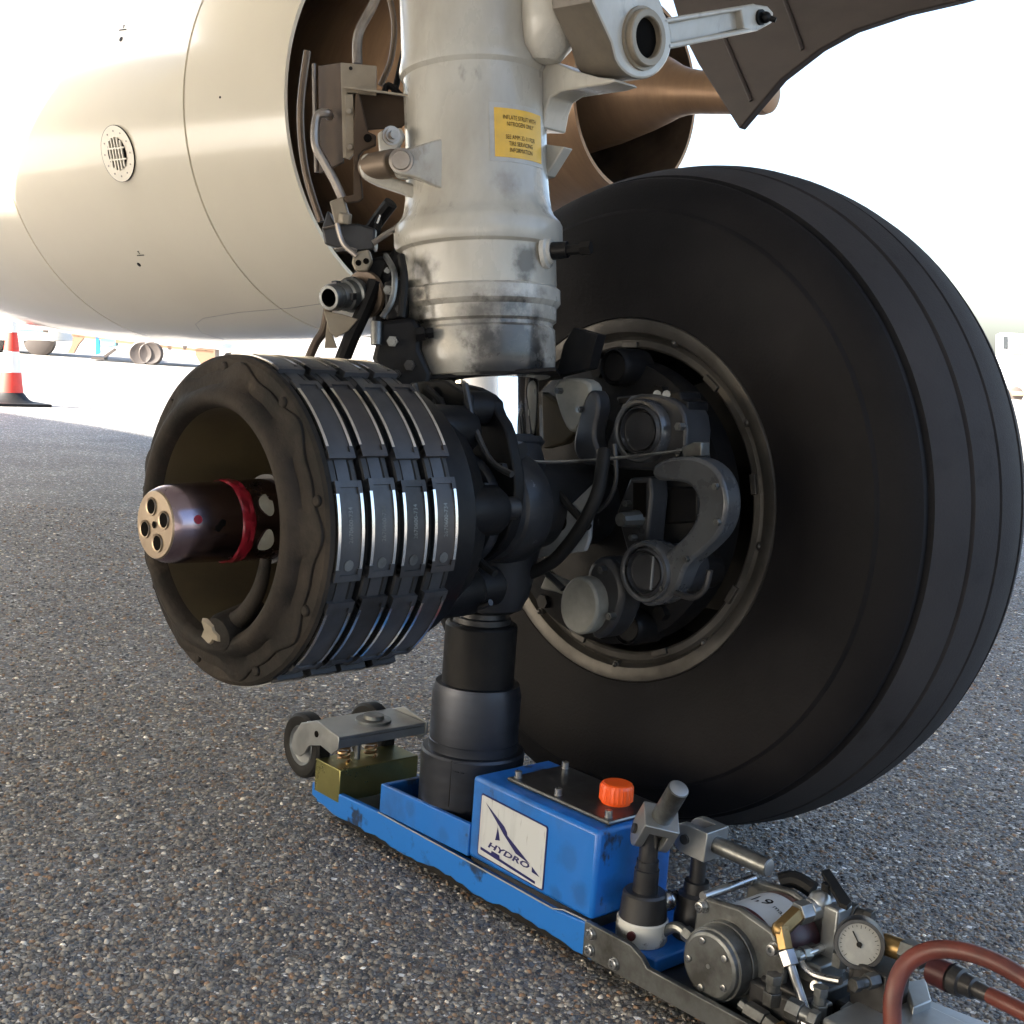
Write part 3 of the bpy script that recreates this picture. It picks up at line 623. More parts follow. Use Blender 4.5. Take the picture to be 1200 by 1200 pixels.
# white triangular plate with hole, behind the axle housing
b = MB(); xprism(b, [(600, 560), (638, 548), (652, 585), (668, 592), (695, 566), (690, 632), (685, 646), (612, 656)], .05, .008); tp = b.build('bracket_plate', 'grey_part', AL, .002, label='light grey painted plate with a hole')
b = MB(); c0 = at_x(655, 611, .0485); b.cyl(c0, c0+Vector((.001, 0, 0)), .0145, seg=24); b.build('plate_hole', 'hole', tp)
b = MB(); b.tube([at_x(640, 556, .04), at_x(660, 585, .04), at_x(690, 618, .04)], .006, 8, 4); b.build('brake_line', 'rubber', AL)
b = MB(); b.tube([at_x(708, 528, .06), at_x(706, 545, .05), at_x(701, 575, .035), at_x(688, 605, .028), at_x(668, 636, .028), at_x(645, 660, .025), at_x(615, 674, .02), at_x(590, 684, .0)], .0098, 12, 6); b.build('brake_hose', 'rubber', AL)
b = MB(); b.tube([at_x(600, 532, -.02), at_x(618, 540, .0), at_x(664, 541, .04), at_x(740, 535, .07), at_x(822, 525, .10)], .0026, 6, 5); b.build('sense_wire', 'dull_steel', AL)
b = MB(); b.tube([at_x(585, 520, -.03), at_x(605, 535, -.02), at_x(620, 560, .0), at_x(640, 575, .05)], .007, 8, 5); b.cyl(at_x(595, 525, -.035), at_x(612, 528, -.035), .012, seg=8); b.build('brake_line', 'dark_steel', AL)
b = MB(); xprism(b, chaikin([(646, 444), (690, 442), (693, 470), (684, 494), (668, 512), (653, 480)]), .09, .03); b.build('link_knuckle', 'cap_grey', AL, .005, label='whitish forged knuckle beside the piston')
b = MB(); xprism(b, [(634, 460), (650, 470), (664, 486), (672, 508), (660, 520), (636, 526)], .12, .02); b.build('link_bracket', 'olive', AL, .003)
b = MB(); xprism(b, chaikin([(690, 450), (704, 470), (694, 510), (704, 532), (690, 550), (670, 532), (674, 500)]), .085, .03); b.build('link_arm', 'dark_forging', AL, .005)
for (px, py, X, r, L) in ((516, 470, -.172, .0065, .02), (524, 520, -.172, .0065, .02), (532, 600, -.172, .006, .02), (528, 672, -.172, .0065, .02), (572, 486, -.102, .006, .015), (590, 548, -.102, .007, .015), (590, 600, -.102, .007, .015), (560, 640, -.102, .0065, .015)):
    q = at_x(px, py, X); b = MB(); b.cyl(q-Vector((.007, 0, 0)), q+Vector((L, 0, 0)), r, seg=6); b.cyl(q-Vector((.011, 0, 0)), q, r*.6, seg=10); b.build('link_bolt', 'dark_forging', AL)
for pts, r, mt in (([(500, 455), (520, 480), (522, 540), (536, 600), (556, 650), (580, 672)], .0055, 'rubber'), ([(545, 450), (556, 500), (575, 540), (600, 556)], .0045, 'dark_steel'), ([(560, 660), (545, 690), (552, 712), (575, 706)], .0045, 'dark_steel'), ([(486, 450), (500, 500), (508, 560), (516, 620), (536, 660)], .004, 'dull_steel')):
    b = MB(); b.tube([at_x(x, y, -.178) for x, y in pts], r, 8, 6); b.build('hydraulic_line', mt, AL)
b = MB(); q = at_x(585, 596, -.125); b.cyl(q, q+Vector((.03, 0, 0)), .016, seg=20, ch=.002); b.build('link_pin', 'dark_steel', AL)
for (x, y, d, r) in ((455, 340, 1.845, .007), (468, 362, 1.845, .006), (460, 400, 1.825, .008), (480, 428, 1.825, .008), (465, 438, 1.825, .006), (430, 322, 1.925, .006), (455, 318, 1.925, .006)):
    q = at_d(x, y, d); b = MB(); b.cyl(q-_f0*.006, q+_f0*.012, r, seg=6); b.cyl(q-_f0*.010, q, r*.6, seg=10); b.build('fitting_bolt', random.choice(['dark_steel', 'dull_steel']), AL)
for pts, r, mt in (([(452, 300, 1.88), (462, 320, 1.83), (460, 350, 1.825), (448, 372, 1.82)], .0045, 'dull_steel'), ([(395, 262, 1.88), (402, 285, 1.88), (418, 300, 1.88)], .004, 'pipe'), ([(470, 300, 1.85), (474, 330, 1.83), (470, 372, 1.825)], .006, 'rubber'), ([(437, 285, 1.9), (452, 275, 1.9), (470, 262, 1.9), (482, 242, 1.9)], .0045, 'pipe'), ([(360, 60, 2.1), (352, 130, 2.1), (358, 200, 2.1), (376, 260, 2.1)], .006, 'hot_dark'), ([(455, -10, 2.0), (462, 30, 2.0), (458, 70, 2.0), (446, 100, 2.0)], .0045, 'hot_dark')):
    b = MB(); b.tube([at_d(*p) for p in pts], r, 8, 6); b.build('hydraulic_line', mt, AL)
# ---- far brake seen from behind
b = MB(); xl(b, [(.17, .07), (.17, .135), (.185, .15), (.20, .20), (.21, .225), (.25, .228), (.25, .07)], seg=72); fb = b.build('brake_carrier', 'black_part', AL)
def cap_at(px, py, X, r, mt='dark_forging', L=.1, lab=None, slot=False):
    c0 = at_x(px, py, X); bb = MB(); bb.lathe([(0, 0), (0, r*.74), (.004, r*.78), (.003, r*.84), (-.004, r*.9), (0, r), (.01, r*1.03), (L, r*1.06)], c0, (1, 0, 0), 28)
    o = bb.build('piston_housing', mt, fb)
    if slot:
        bb = MB(); bb.box(c0+Vector((-.001, -.012, 0)), (.003, .0025, r*1.4)); bb.build('slot_mark', 'grey_part', fb)
    return o
cap_at(750, 505, .085, .036); cap_at(757, 670, .066, .034, slot=True)
for (x, y, X, r) in ((757, 670, .070, .0365), (750, 505, .092, .0385)):
    b = MB(); b.lathe([(.02, r-.001), (-.004, r-.001), (-.006, r+.001), (-.006, r+.005), (-.002, r+.007), (.03, r+.008)], at_x(x, y, X), (1, 0, 0), 36, cap=False); b.build('boss_ring', 'bracket_grey', fb)
cap_at(800, 668, .165, .030, 'black_part', .06); cap_at(720, 430, .17, .028, 'black_part', .06); cap_at(735, 735, .17, .028, 'black_part', .06)
b = MB(); xprism(b, chaikin([(732, 466), (756, 460), (792, 468), (805, 492), (802, 540), (814, 553), (700, 549), (714, 510)], 1), .105, .06); b.build('manifold', 'dark_forging', fb, .006)
b = MB(); xprism(b, [(722, 465), (796, 458), (798, 468), (806, 470), (806, 482), (724, 474)], .12, .05); b.build('manifold_cover', 'black_part', fb, .003)
b = MB()
for x in (770, 781): b.cyl(at_x(x, 462, .115), at_x(x, 462, .125), .006, seg=8)
b.build('cover_bolts', 'dull_steel', fb)
b = MB(); xprism(b, chaikin([(764, 542), (800, 533), (830, 540), (848, 562), (853, 593), (845, 624), (824, 646), (803, 662), (795, 688), (780, 708), (752, 712), (746, 696), (764, 684), (770, 656), (792, 638), (808, 622), (816, 605), (818, 586), (812, 571), (796, 563), (764, 564)]), .070, .036)
b.build('torque_bracket', 'bracket_grey', fb, .005, label='grey painted S-shaped brake bracket')
b = MB(); xprism(b, [(738, 560), (762, 558), (764, 580), (758, 640), (735, 648), (722, 600)], .11, .04); b.build('bracket_rib', 'dark_forging', fb, .004)
b = MB(); xprism(b, [(765, 572), (818, 570), (818, 612), (765, 616)], .16, .03); b.build('inner_block', 'black_part', fb, .004)
b = MB(); xprism(b, [(742, 566), (756, 566), (756, 606), (742, 606)], .107, .004); b.build('rib_slot', 'hole', fb)
b = MB(); xprism(b, [(798, 524), (812, 518), (822, 518), (822, 535), (800, 536)], .085, .02); b.build('clamp', 'dull_steel', fb, .002)
b = MB(); xprism(b, ell(678, 710, 22, 34, 0, 348, 29), .05, .07); b.build('adjuster_cap', 'cap_grey', fb, .004, label='whitish oval end cap low in the wheel')
b = MB(); xprism(b, chaikin([(684, 668), (704, 648), (724, 668), (732, 700), (716, 742), (694, 752), (690, 730)]), .075, .05); b.build('adjuster_arm', 'dark_forging', fb, .008)
b = MB(); xprism(b, [(640, 672), (664, 682), (676, 688), (668, 700), (650, 694), (632, 690)], .1, .015); b.build('adjuster_link', 'cap_grey', fb, .003)
b = MB(); c0 = at_x(727, 609, .07); b.cyl(c0, c0+Vector((.05, 0, 0)), .010, .014, 10); b.build('bleed_valve', 'dull_steel', fb)
b = MB()
for k in range(10):
    a = 2*pi*k/10+.2; q = AX+Vector((.19, cos(a)*.205, sin(a)*.205)); b = MB(); b.cyl(q, q+Vector((.03, 0, 0)), .012, seg=6); b.build('carrier_bolt', 'black_part', fb)

for (x, y, X, r) in ((735, 478, .1, .006), (797, 500, .1, .006), (797, 530, .1, .006), (722, 535, .1, .006), (742, 630, .105, .005), (735, 590, .105, .005), (840, 570, .07, .005), (842, 612, .07, .005), (805, 655, .07, .005), (706, 668, .07, .006), (716, 722, .07, .006), (778, 690, .07, .0045), (655, 458, .085, .005), (680, 480, .085, .005)):
    q = at_x(x, y, X); b = MB(); b.cyl(q-Vector((.006, 0, 0)), q+Vector((.01, 0, 0)), r, seg=6); b.cyl(q-Vector((.0075, 0, 0)), q, r*.55, seg=8); b.build('hex_bolt', 'dull_steel', fb)
for pts, r, mt in (([(792, 695), (812, 700), (826, 690), (832, 668)], .0045, 'dark_steel'),
                   ([(842, 612), (826, 640), (805, 655)], .0010, 'steel'), ([(700, 600), (714, 585), (722, 560), (720, 520)], .0035, 'dark_steel'), ([(660, 690), (640, 672), (622, 668), (600, 676)], .005, 'dark_steel')):
    b = MB(); b.tube([at_x(x, y, .072) for x, y in pts], r, 8, 5); b.build('pressure_line', mt, fb)
# ---- far wheel
TW = .462                                                # wheel mid plane
b = MB()
half = [(-.206, .283), (-.214, .292), (-.214, .305), (-.226, .345), (-.2315, .385), (-.2305, .425), (-.2255, .452), (-.2235, .455), (-.2205, .4575), (-.213, .480), (-.203, .498), (-.193, .5075), (-.189, .509),
        (-.1865, .503), (-.1785, .506), (-.1755, .5145), (-.150, .5255), (-.114, .5362), (-.112, .5305), (-.106, .5325), (-.104, .5382), (-.075, .5445), (-.050, .548), (-.048, .542), (-.042, .5425), (-.040, .5475), (-.015, .548)]
prof = half+[(-h*.97, r+h*.17 if r > .45 else r) for h, r in half[::-1]]
b.lathe(prof, (TW, 0, .56), (1, 0, 0), 144, cap=False)
b2 = MB()
b2.lathe([(-.20, .262), (-.212, .268), (-.216, .280), (-.2155, .2885), (-.211, .291), (-.207, .288), (-.205, .284), (-.2025, .2775), (-.2005, .274), (-.1995, .262), (-.2035, .256), (-.2045, .247), (-.202, .2435), (-.195, .242)],
         (TW, 0, .56), (1, 0, 0), 120, cap=False)
b2.lathe([(-.195, .242), (-.16, .2415), (.02, .240), (.05, .2)], (TW, 0, .56), (1, 0, 0), 120, cap=False, mi=1)
b2.lathe([(.05, .2), (.06, .08), (.061, 0), (.12, .07), (.2, .07), (.2, .28), (.214, .29)], (TW, 0, .56), (1, 0, 0), 72, cap=False, mi=1)
wheel = b2.build('wheel', ['rim', 'black_part'], AL, ang=24)
ty = b.build('tyre', ['tyre', 'tread'], wheel, ang=22)
for p_ in ty.data.polygons:
    c_ = p_.center; rr_ = sqrt(c_.y**2+(c_.z-.56)**2)
    if abs(c_.x-TW) < .1755 and rr_ > .512: p_.material_index = 1
for k in range(18):
    a = 2*pi*k/18+.12; rr = -Vector((0, cos(a), sin(a))); q = Vector((TW-.2, cos(a)*.266, .56+sin(a)*.266))
    b = MB()
    if k % 2: b.cyl(q-Vector((.010, 0, 0)), q+Vector((.01, 0, 0)), .007, .008, 6); b.ball(q-Vector((.011, 0, 0)), .005, 8)
    else: b.box(q+rr*.018+Vector((.006, 0, 0)), (.03, .03, .010), Matrix((Vector((1, 0, 0)), Vector((1, 0, 0)).cross(rr), rr)).transposed())
    b.build('rim_bolt' if k % 2 else 'drive_key', 'rim', wheel, .0012)

# ---- near brake, bare because the wheel is off
b = MB()
b.lathe([(-.30, .15), (-.29, .17), (-.24, .172), (-.232, .165), (-.20, .15), (-.17, .12), (-.16, .07)], AX, (1, 0, 0), 72); nb = b.build('brake_unit', 'black_part', AL)
b = MB()
for k in range(7):
    a = 2*pi*k/7+.3; q = AX+Vector((-.245, cos(a)*.135, sin(a)*.135)); b = MB(); b.lathe([(0, .034), (.07, .033), (.078, .028), (.08, 0)], q, (1, 0, 0), 20); b.build('piston_housing', 'black_part', nb)
ROW = [-.458, -.4105, -.363, -.3155]
b = MB(); b.lathe([(-.48, .183), (-.29, .183)], AX, (1, 0, 0), 72, cap=False); b.build('stator_stack', 'carbon', nb)
rm = MB(); rm.lathe([(-.019, .184), (-.019, .192), (-.0175, .1945), (-.011, .1955), (-.0095, .1935), (.0095, .1935), (.011, .1955), (.0175, .1945), (.019, .192), (.019, .184)], (0, 0, 0), (1, 0, 0), 108, cap=False)
r0 = None
for X in ROW:
    if r0 is None: r0 = rm.build('rotor', 'carbon', nb, ang=24); r0.location = AX+Vector((X, 0, 0))
    else: c_ = copy_part(r0, nb); c_.location = AX+Vector((X, 0, 0))
# drive clips: bent plates between the rotor slots, bright worn side rails
def arc_strip(bm_, x0, x1, r0_, r1_, a0, a1, mi, n=10):
    V = []; F = []
    for k in range(n+1):
        a = a0+(a1-a0)*k/n; c_, s_ = cos(a), sin(a)
        V += [(x0, -c_*r0_, s_*r0_), (x1, -c_*r0_, s_*r0_), (x1, -c_*r1_, s_*r1_), (x0, -c_*r1_, s_*r1_)]
    for k in range(n):
        o = k*4
        for q in range(4): F.append((o+q, o+(q+1) % 4, o+4+(q+1) % 4, o+4+q))
    F += [(0, 1, 2, 3), (n*4+3, n*4+2, n*4+1, n*4)]
    bm_.add(V, F, mi)
cm = MB(); HA = radians(15.2)
arc_strip(cm, -.0145, .0145, .1925, .1990, -HA, HA, 0)
for s_ in (-1, 1):
    arc_strip(cm, s_*.0165-.002, s_*.0165+.002, .1925, .2008, -HA*.88, HA*.88, 1)
    arc_strip(cm, -.0185, .0185, .1925, .2012, s_*HA*.93, s_*HA*1.07, 0, 2)
    arc_strip(cm, -.0185, -.0125, .1925, .2014, s_*HA*.80, s_*HA*1.0, 0, 2); arc_strip(cm, .0125, .0185, .1925, .2014, s_*HA*.80, s_*HA*1.0, 0, 2)
km = MB(); arc_strip(km, -.010, .007, .19, .1965, -radians(4.4), radians(4.4), 0, 4)
clip0 = None; key0 = None
for ri, X in enumerate(ROW):
    for k in range(9):
        ang = radians(40*k+4.5+[0, .6, -.4, .3][ri])
        mt = Matrix.Translation(AX+Vector((X, 0, 0))) @ Matrix.Rotation(-ang, 4, 'X')
        mk = Matrix.Translation(AX+Vector((X, 0, 0))) @ Matrix.Rotation(-ang-radians(20), 4, 'X')
        if clip0 is None:
            clip0 = cm.build('drive_clip', ['clip', 'edge'], nb, ang=20); clip0.matrix_local = mt
            key0 = km.build('slot_block', 'clip', nb, ang=20); key0.matrix_local = mk
        else:
            cc_ = copy_part(clip0, nb, mt); copy_part(key0, nb, mk)
            if random.random() < .55: cc_.material_slots[0].link = 'OBJECT'; cc_.material_slots[0].material = M[random.choice(['clip_dark', 'clip_tint'])]
# lettering stamped on the clips facing the camera
tV, tF = text_mesh('2670600-734', .0085, sx=.9)
for ri, X in enumerate(ROW):
    for ang in (4.5,):
        b = MB(); a0 = radians(ang)
        b.add([AX+Vector((X-(y-.003), -cos(a0+radians(2)+x/.199)*.1995, sin(a0+radians(2)+x/.199)*.1995)) for x, y in tV], tF)
        q = radians(ang-11); c0 = AX+Vector((X, -cos(q)*.1991, sin(q)*.1991)); b.cyl(c0, c0+Vector((0, -cos(q), sin(q)))*.0008, .0065, seg=14)
        b.build('stamped_marking', 'dull_steel', nb)
# front end: pressure plate, scalloped torque tube end and bowl
b = MB()
b.lathe([(-.476, .15), (-.477, .1965), (-.480, .1985), (-.485, .1975), (-.488, .193), (-.489, .186), (-.4885, .15)], AX, (1, 0, 0), 108, cap=False)
b.build('end_plate', 'carbon_dust', nb, ang=25)
def scal(t, h, r): return r*(1+.032*cos(9*t+.6)+.014*cos(18*t+1)) if .165 < r < .184 else r
b = MB()
b.lathe([(-.487, .183), (-.492, .1825), (-.494, .180), (-.4945, .174), (-.4965, .1665), (-.503, .1612), (-.510, .1565), (-.5135, .150), (-.5135, .145), (-.511, .1405), (-.505, .137), (-.495, .135)], AX, (1, 0, 0), 144, mod=scal, cap=False)
tt = b.build('torque_tube', 'carbon_dust', nb, ang=40)
b = MB(); b.lathe([(-.4955, .1352), (-.46, .131), (-.40, .122), (-.35, .115), (-.31, .108), (-.30, .05)], AX, (1, 0, 0), 96, cap=False); b.build('bowl', 'olive', nb)
b = MB()
for k in range(9):
    a = 2*pi*(k+.12)/9; q = AX+Vector((-.492, cos(a)*.183, sin(a)*.183)); b = MB(); b.lathe([(-.001, .0), (-.0005, .005), (.001, .0065), (.012, .0075)], q, (1, 0, 0), 14); b.build('end_rivet', 'carbon_dust', nb)
b = MB(); q0 = at_x(258, 742, -.515); b.lathe([(-.006, .010), (-.004, .020), (.004, .023), (.06, .024)], q0, (1, .15, .2), 20); bo = b.build('wear_pin_boss', 'carbon_dust', nb)
b = MB(); q1 = at_x(245, 742, -.524); b.lathe([(0, 0), (-.001, .012), (.003, .015)], q1, (1, .15, .2), 14, mod=lambda t, h, r: r*(1+.25*sin(3*t+1)+.2*sin(5*t))); b.build('chipped_paint', 'beige_plate', bo)
b = MB(); b.tube([at_x(262, 735, -.50), at_x(286, 720, -.50), at_x(304, 690, -.5), at_x(312, 655, -.495)], lambda t: .013*(1-.5*t), 12, 5); b.build('bowl_rib', 'carbon_dust', nb)
# axle end
b = MB(); b.lathe([(-.583, 0), (-.583, .038), (-.581, .0405), (-.572, .0445), (-.560, .0462), (-.50, .0478), (-.43, .050), (-.36, .052)], AX, (1, 0, 0), 64); ae = b.build('axle_end', 'stub', AL)
b = MB(); b.lathe([(-.5837, 0), (-.5837, .0385), (-.582, .0398)], AX, (1, 0, 0), 48); b.build('axle_face', 'stub_face', ae)
for a in (68, 158, 248, 338):
    q = AX+Vector((-.5842, cos(radians(a))*.0215, sin(radians(a))*.0215)); b = MB(); b.lathe([(-.0006, .0085), (-.0012, .0105), (0, .0108)], q, (1, 0, 0), 20, mi=1, cap=False); b.lathe([(-.0004, .0100), (-.0004, 0)], q, (1, 0, 0), 20, cap=False); b.build('lightening_hole', ['hole', 'stub_face'], ae)
b = MB(); b.lathe([(-.0006, .0042), (-.0006, 0)], AX+Vector((-.5842, 0, 0)), (1, 0, 0), 14, cap=False); b.build('centre_hole', 'hole', ae)
b = MB(); b.lathe([(-.497, .0482), (-.495, .0495), (-.490, .0503), (-.486, .0498), (-.482, .0506), (-.479, .0490)], AX, (1, 0, 0), 64, cap=False, mod=lambda t, h, r: r*(1+.012*sin(9*t+h*900))); b.build('red_grease_band', 'red', ae)
def on_axle(X, deg, r): a = radians(deg); return AX+Vector((X, -cos(a)*r, sin(a)*r)), Vector((0, -cos(a), sin(a)))
q, n = on_axle(-.5555, 14, .0463); b = MB(); b.lathe([(-.002, .0052), (.0008, .0052), (.001, 0)], q, n, 18); b.build('red_plug', 'red', ae)
b = MB()
for X, dg, s_ in ((-.462, 30, 1.), (-.462, -22, 1.05)):
    V = []; F = []
    for k in range(20):
        t = 2*pi*k/20; rr = .0125*s_*(1+.10*sin(3*t+dg)+(-.35 if (dg > 0 and k in (2, 3)) else 0))
        q, n = on_axle(X+rr*.8*cos(t), dg+math.degrees(rr*1.1*sin(t)/.05), .0506); V.append(q)
    V.append(on_axle(X, dg, .0512)[0]); F = [(k, (k+1) % 20, 20) for k in range(20)]; b.add(V, F)
b.build('paint_patches', 'white_part', ae)
b = MB(); q, n = on_axle(-.527, 4, .0474); b.lathe([(-.002, .006), (.0006, .006), (.0008, .002)], q, n, 10, mod=lambda t, h, r: r*(1+.5*sin(2*t))); b.build('scuff_mark', 'hole', ae)

# ================================================================== hydraulic axle jack
PSI = radians(4); JO = Vector((0, .03, 0)); VV = Vector((cos(PSI), -sin(PSI), 0))
JK = thing('axle_jack', 'blue hydraulic axle jack under the bare brake with black telescopic ram and castor wheels', 'jack', JO, -PSI)
JM = Matrix.Rotation(-PSI, 4, 'Z'); JM.translation = JO; JI = JM.inverted()
def J(u, v, z): return Vector((v, -u, z))
def jv(x, y, v): return JI @ at_plane(x, y, VV, VV.dot(JO)+v)
def jz(x, y, z): return JI @ at_z(x, y, z)
# beam
def beam_prism(b_, uz, v0, v1, mi=0): return b_.prism([J(u, v0, z) for u, z in uz], (v1-v0, 0, 0), mi)
b = MB()
beam_prism(b, [(-.315, .052), (-.315, .03), (-.25, .016), (.345, .014), (.345, .062), (.27, .056), (-.128, .060)], -.088, -.078)
beam_prism(b, [(-.315, .052), (-.315, .03), (-.25, .016), (.345, .014), (.345, .062), (.27, .056), (-.128, .060)], .078, .088)
b.prism([J(-.315, -.078, .028), J(.345, -.078, .028), J(.345, .078, .028), J(-.315, .078, .028)], (0, 0, -.012))
beam = b.build('base_beam', 'blue_worn', JK, .002)
b = MB(); rs = random.Random(5); pts = []
us = np.linspace(-.24, .34, 44)
top = [(u_, .014+abs(.007*sin(u_*17+1))*max(0, 1.1-abs(u_-.1)*2.2)+rs.uniform(0, .004)) for u_ in us]
b = MB(); V = []; F = []
for i, (u_, z_) in enumerate(top): V += [J(u_, -.0886, .0142), J(u_, -.0886, z_)]
for i in range(len(top)-1): F.append((2*i, 2*i+2, 2*i+3, 2*i+1))
b.add(V, F); b.build('bare_metal_scrape', 'ink', beam)
b = MB()
beam_prism(b, [(-.128, .0605), (-.128, .106), (.088, .112), (.088, .064)], -.0865, -.079); beam_prism(b, [(-.128, .0605), (-.128, .106), (.088, .112), (.088, .064)], .079, .0865)
beam_prism(b, [(-.1285, .03), (-.1285, .106), (-.119, .106), (-.119, .03)], -.079, .079)
b.build('ram_cradle', 'blue', JK, .0015)
b = MB(); b.prism([J(-.312, -.077, .0285), J(-.13, -.077, .0285), J(-.13, .077, .0285), J(-.312, .077, .0285)], (0, 0, .003)); b.build('floor_plate', 'dark_steel', JK)
b = MB(); b.tube([J(-.128, -.0885, .0602), J(.10, -.0885, .0585), J(.27, -.0885, .056), J(.29, -.0885, .062), J(.343, -.0885, .064)], .0012, 6, 1); b.build('weld_seam', 'zinc', beam)
# telescopic ram
CU, CV = -.012, -.004
def jl(b_, prof, u, v, mi=0, seg=56): return b_.lathe([(z, r) for z, r in prof], J(u, v, 0), (0, 0, 1), seg, mi)
b = MB(); jl(b, [(.032, .078), (.112, .078), (.182, .0785), (.186, .0765), (.187, .069)], CU, CV); ram = b.build('ram_outer', 'col_steel', JK, ang=25)
b = MB(); jl(b, [(.18, .0685), (.200, .0685), (.201, .0675), (.270, .0675), (.284, .064), (.287, .0635), (.288, .05)], CU, CV); b.build('ram_middle', 'col_steel', JK, ang=25)
b = MB(); jl(b, [(.28, .0545), (.375, .0545), (.378, .053), (.380, .049)], CU, CV); b.build('ram_inner', 'black_part', JK, ang=25)
b = MB(); jl(b, [(.37, .044), (.388, .043), (.389, .036), (.396, .035), (.396, 0)], CU, CV); b.build('ram_head', 'dark_steel', JK, ang=25)
b = MB(); b.tube([jz(585, 905, .15), ], .001, 4, 1) if False else b.box(J(CU+.035, CV-.0692, .15), (.002, .001, .07)); b.build('ram_scribe', 'ink', ram)
# reservoir box
UB0, UB1, VB0, VB1, ZB = .086, .338, -.085, .062, .184
b = MB(); b.prism([J(UB0, VB0, .064), J(UB0, VB0, ZB), J(UB0, VB1, ZB), J(UB0, VB1, .064)], (0, -(UB1-UB0), 0)); tank = b.build('reservoir', 'blue', JK, .006)
b = MB(); b.prism([J(UB0+.004, VB0+.004, .05), J(UB1-.004, VB0+.004, .05), J(UB1-.004, VB1-.004, .05), J(UB0+.004, VB1-.004, .05)], (0, 0, .0135)); b.build('reservoir_skirt', 'dark_steel', JK)
LZ = ZB+.0002
b = MB(); b.prism([J(.132, -.058, LZ), J(.330, -.058, LZ), J(.330, .050, LZ), J(.132, .050, LZ)], (0, 0, .0065)); lid = b.build('reservoir_lid', 'dark_steel', tank, .001)
b = MB(); b.tube([J(.132, -.0585, LZ+.004), J(.330, -.0585, LZ+.004), J(.3305, .05, LZ+.004)], .0024, 6, 1); b.build('lid_gasket', 'dull_steel', tank)
s0 = None
for (u_, v_) in ((.140, -.048), (.144, .040), (.222, -.048), (.232, .042), (.318, -.048)):
    b = MB(); b.lathe([(0, .006), (.0012, .006), (.0012, .0052), (.009, .0052), (.0098, .0042), (.0098, 0)], (0, 0, 0), (0, 0, 1), 14)
    if s0 is None: s0 = b.build('lid_screw', 'steel', tank); s0.location = J(u_, v_, LZ+.0066)
    else: c_ = copy_part(s0, tank); c_.location = J(u_, v_, LZ+.0066)
b = MB(); b.lathe([(0, .020), (.004, .0205), (.005, .023), (.023, .0228), (.027, .021), (.0285, .018), (.0285, 0)], J(.283, .002, LZ+.006), (0, 0, 1), 72, mod=lambda t, h, r: r*(1+(.018*(1 if sin(24*t) > 0 else -1) if .004 < h < .025 else 0))); b.build('filler_cap', 'orange', tank, ang=25)
# maker's plate on the side
S0u, S1u, Sz0, Sz1, SV = .108, .246, .0745, .165, -.0855
def SP(s, t, o=0.): return J(S0u+(S1u-S0u)*s, SV-o, Sz1+(Sz0-Sz1)*t-.004*s)
def rrect(s0_, t0_, s1_, t1_, r, asp=1.5):
    P = []
    for cx, cy, a in ((s1_-r/asp, t0_+r, -90), (s1_-r/asp, t1_-r, 0), (s0_+r/asp, t1_-r, 90), (s0_+r/asp, t0_+r, 180)):
        P += [(cx+r/asp*cos(radians(a+d_)), cy+r*sin(radians(a+d_))) for d_ in (0, 30, 60, 90)]
    return P
b = MB(); b.prism([SP(s, t) for s, t in rrect(0, 0, 1, 1, .035)], (-.0006, 0, 0)); sg = b.build('maker_sign', 'navy', tank)
b = MB(); b.prism([SP(s, t, .0007) for s, t in rrect(.014, .022, .986, .978, .03)], (-.0004, 0, 0)); b.build('sign_face', 'white_print', sg)
b = MB()
for poly in ([(.075, .11), (.385, .335), (.43, .40), (.442, .45), (.80, .70), (.58, .655), (.41, .49), (.375, .455), (.355, .43)], [(.292, .40), (.335, .59), (.262, .62)],
             [(.05, .845), (.215, .858), (.222, .815), (.345, .82), (.352, .87), (.885, .912), (.885, .955), (.05, .892)], [(.825, .715), (.945, .812), (.828, .80)]):
    b.add([SP(s, t, .0014) for s, t in poly], [tuple(range(len(poly)))])
b.build('sign_emblem', 'navy', sg)
V, F = text_mesh('HYDRO', .0118, shear=.28, sx=2.05, offset=.0004, spacing=1.02)
b = MB(); b.add([SP(.465+x/(S1u-S0u), .785-y/(Sz1-Sz0), .0014) for x, y in V], F); b.build('lettering', 'navy', sg)
# castor head at the far end
b = MB(); b.prism([J(-.308, -.0885, .040), J(-.236, -.0885, .040), J(-.236, .070, .040), J(-.308, .070, .040)], (0, 0, .055)); yb = b.build('castor_block', 'yellow_zinc', JK, .0015)
for v_ in (-.058, -.004):
    b = MB(); P = [J(-.272+.0095*cos(t), v_+.0095*sin(t), .0965+.044*t/(2*pi*5.5)) for t in np.linspace(0, 2*pi*5.5, 80)]
    b.tube(P, .0022, 6, 1); b.build('spring', 'spring', yb)
b = MB(); b.cyl(J(-.272, -.031, .095), J(-.272, -.031, .145), .005, seg=12); b.build('spring_guide', 'zinc', yb)
b = MB(); b.prism([J(-.335, -.092, .146), J(-.236, -.092, .146), J(-.236, .080, .146), J(-.335, .080, .146)], (0, 0, .005)); b.prism([J(-.241, -.092, .1455), J(-.236, -.092, .1455), J(-.236, .080, .1455), J(-.241, .080, .1455)], (0, 0, -.014)); yk = b.build('castor_yoke', 'zinc', JK, .001)
b = MB(); b.lathe([(.151, .030), (.155, .030), (.156, .018), (.162, .017), (.1625, 0)], J(-.285, .008, 0), (0, 0, 1), 24); b.lathe([(.140, .012), (.146, .012)], J(-.285, .008, 0), (0, 0, 1), 12); b.build('swivel_nut', 'dull_steel', yk)
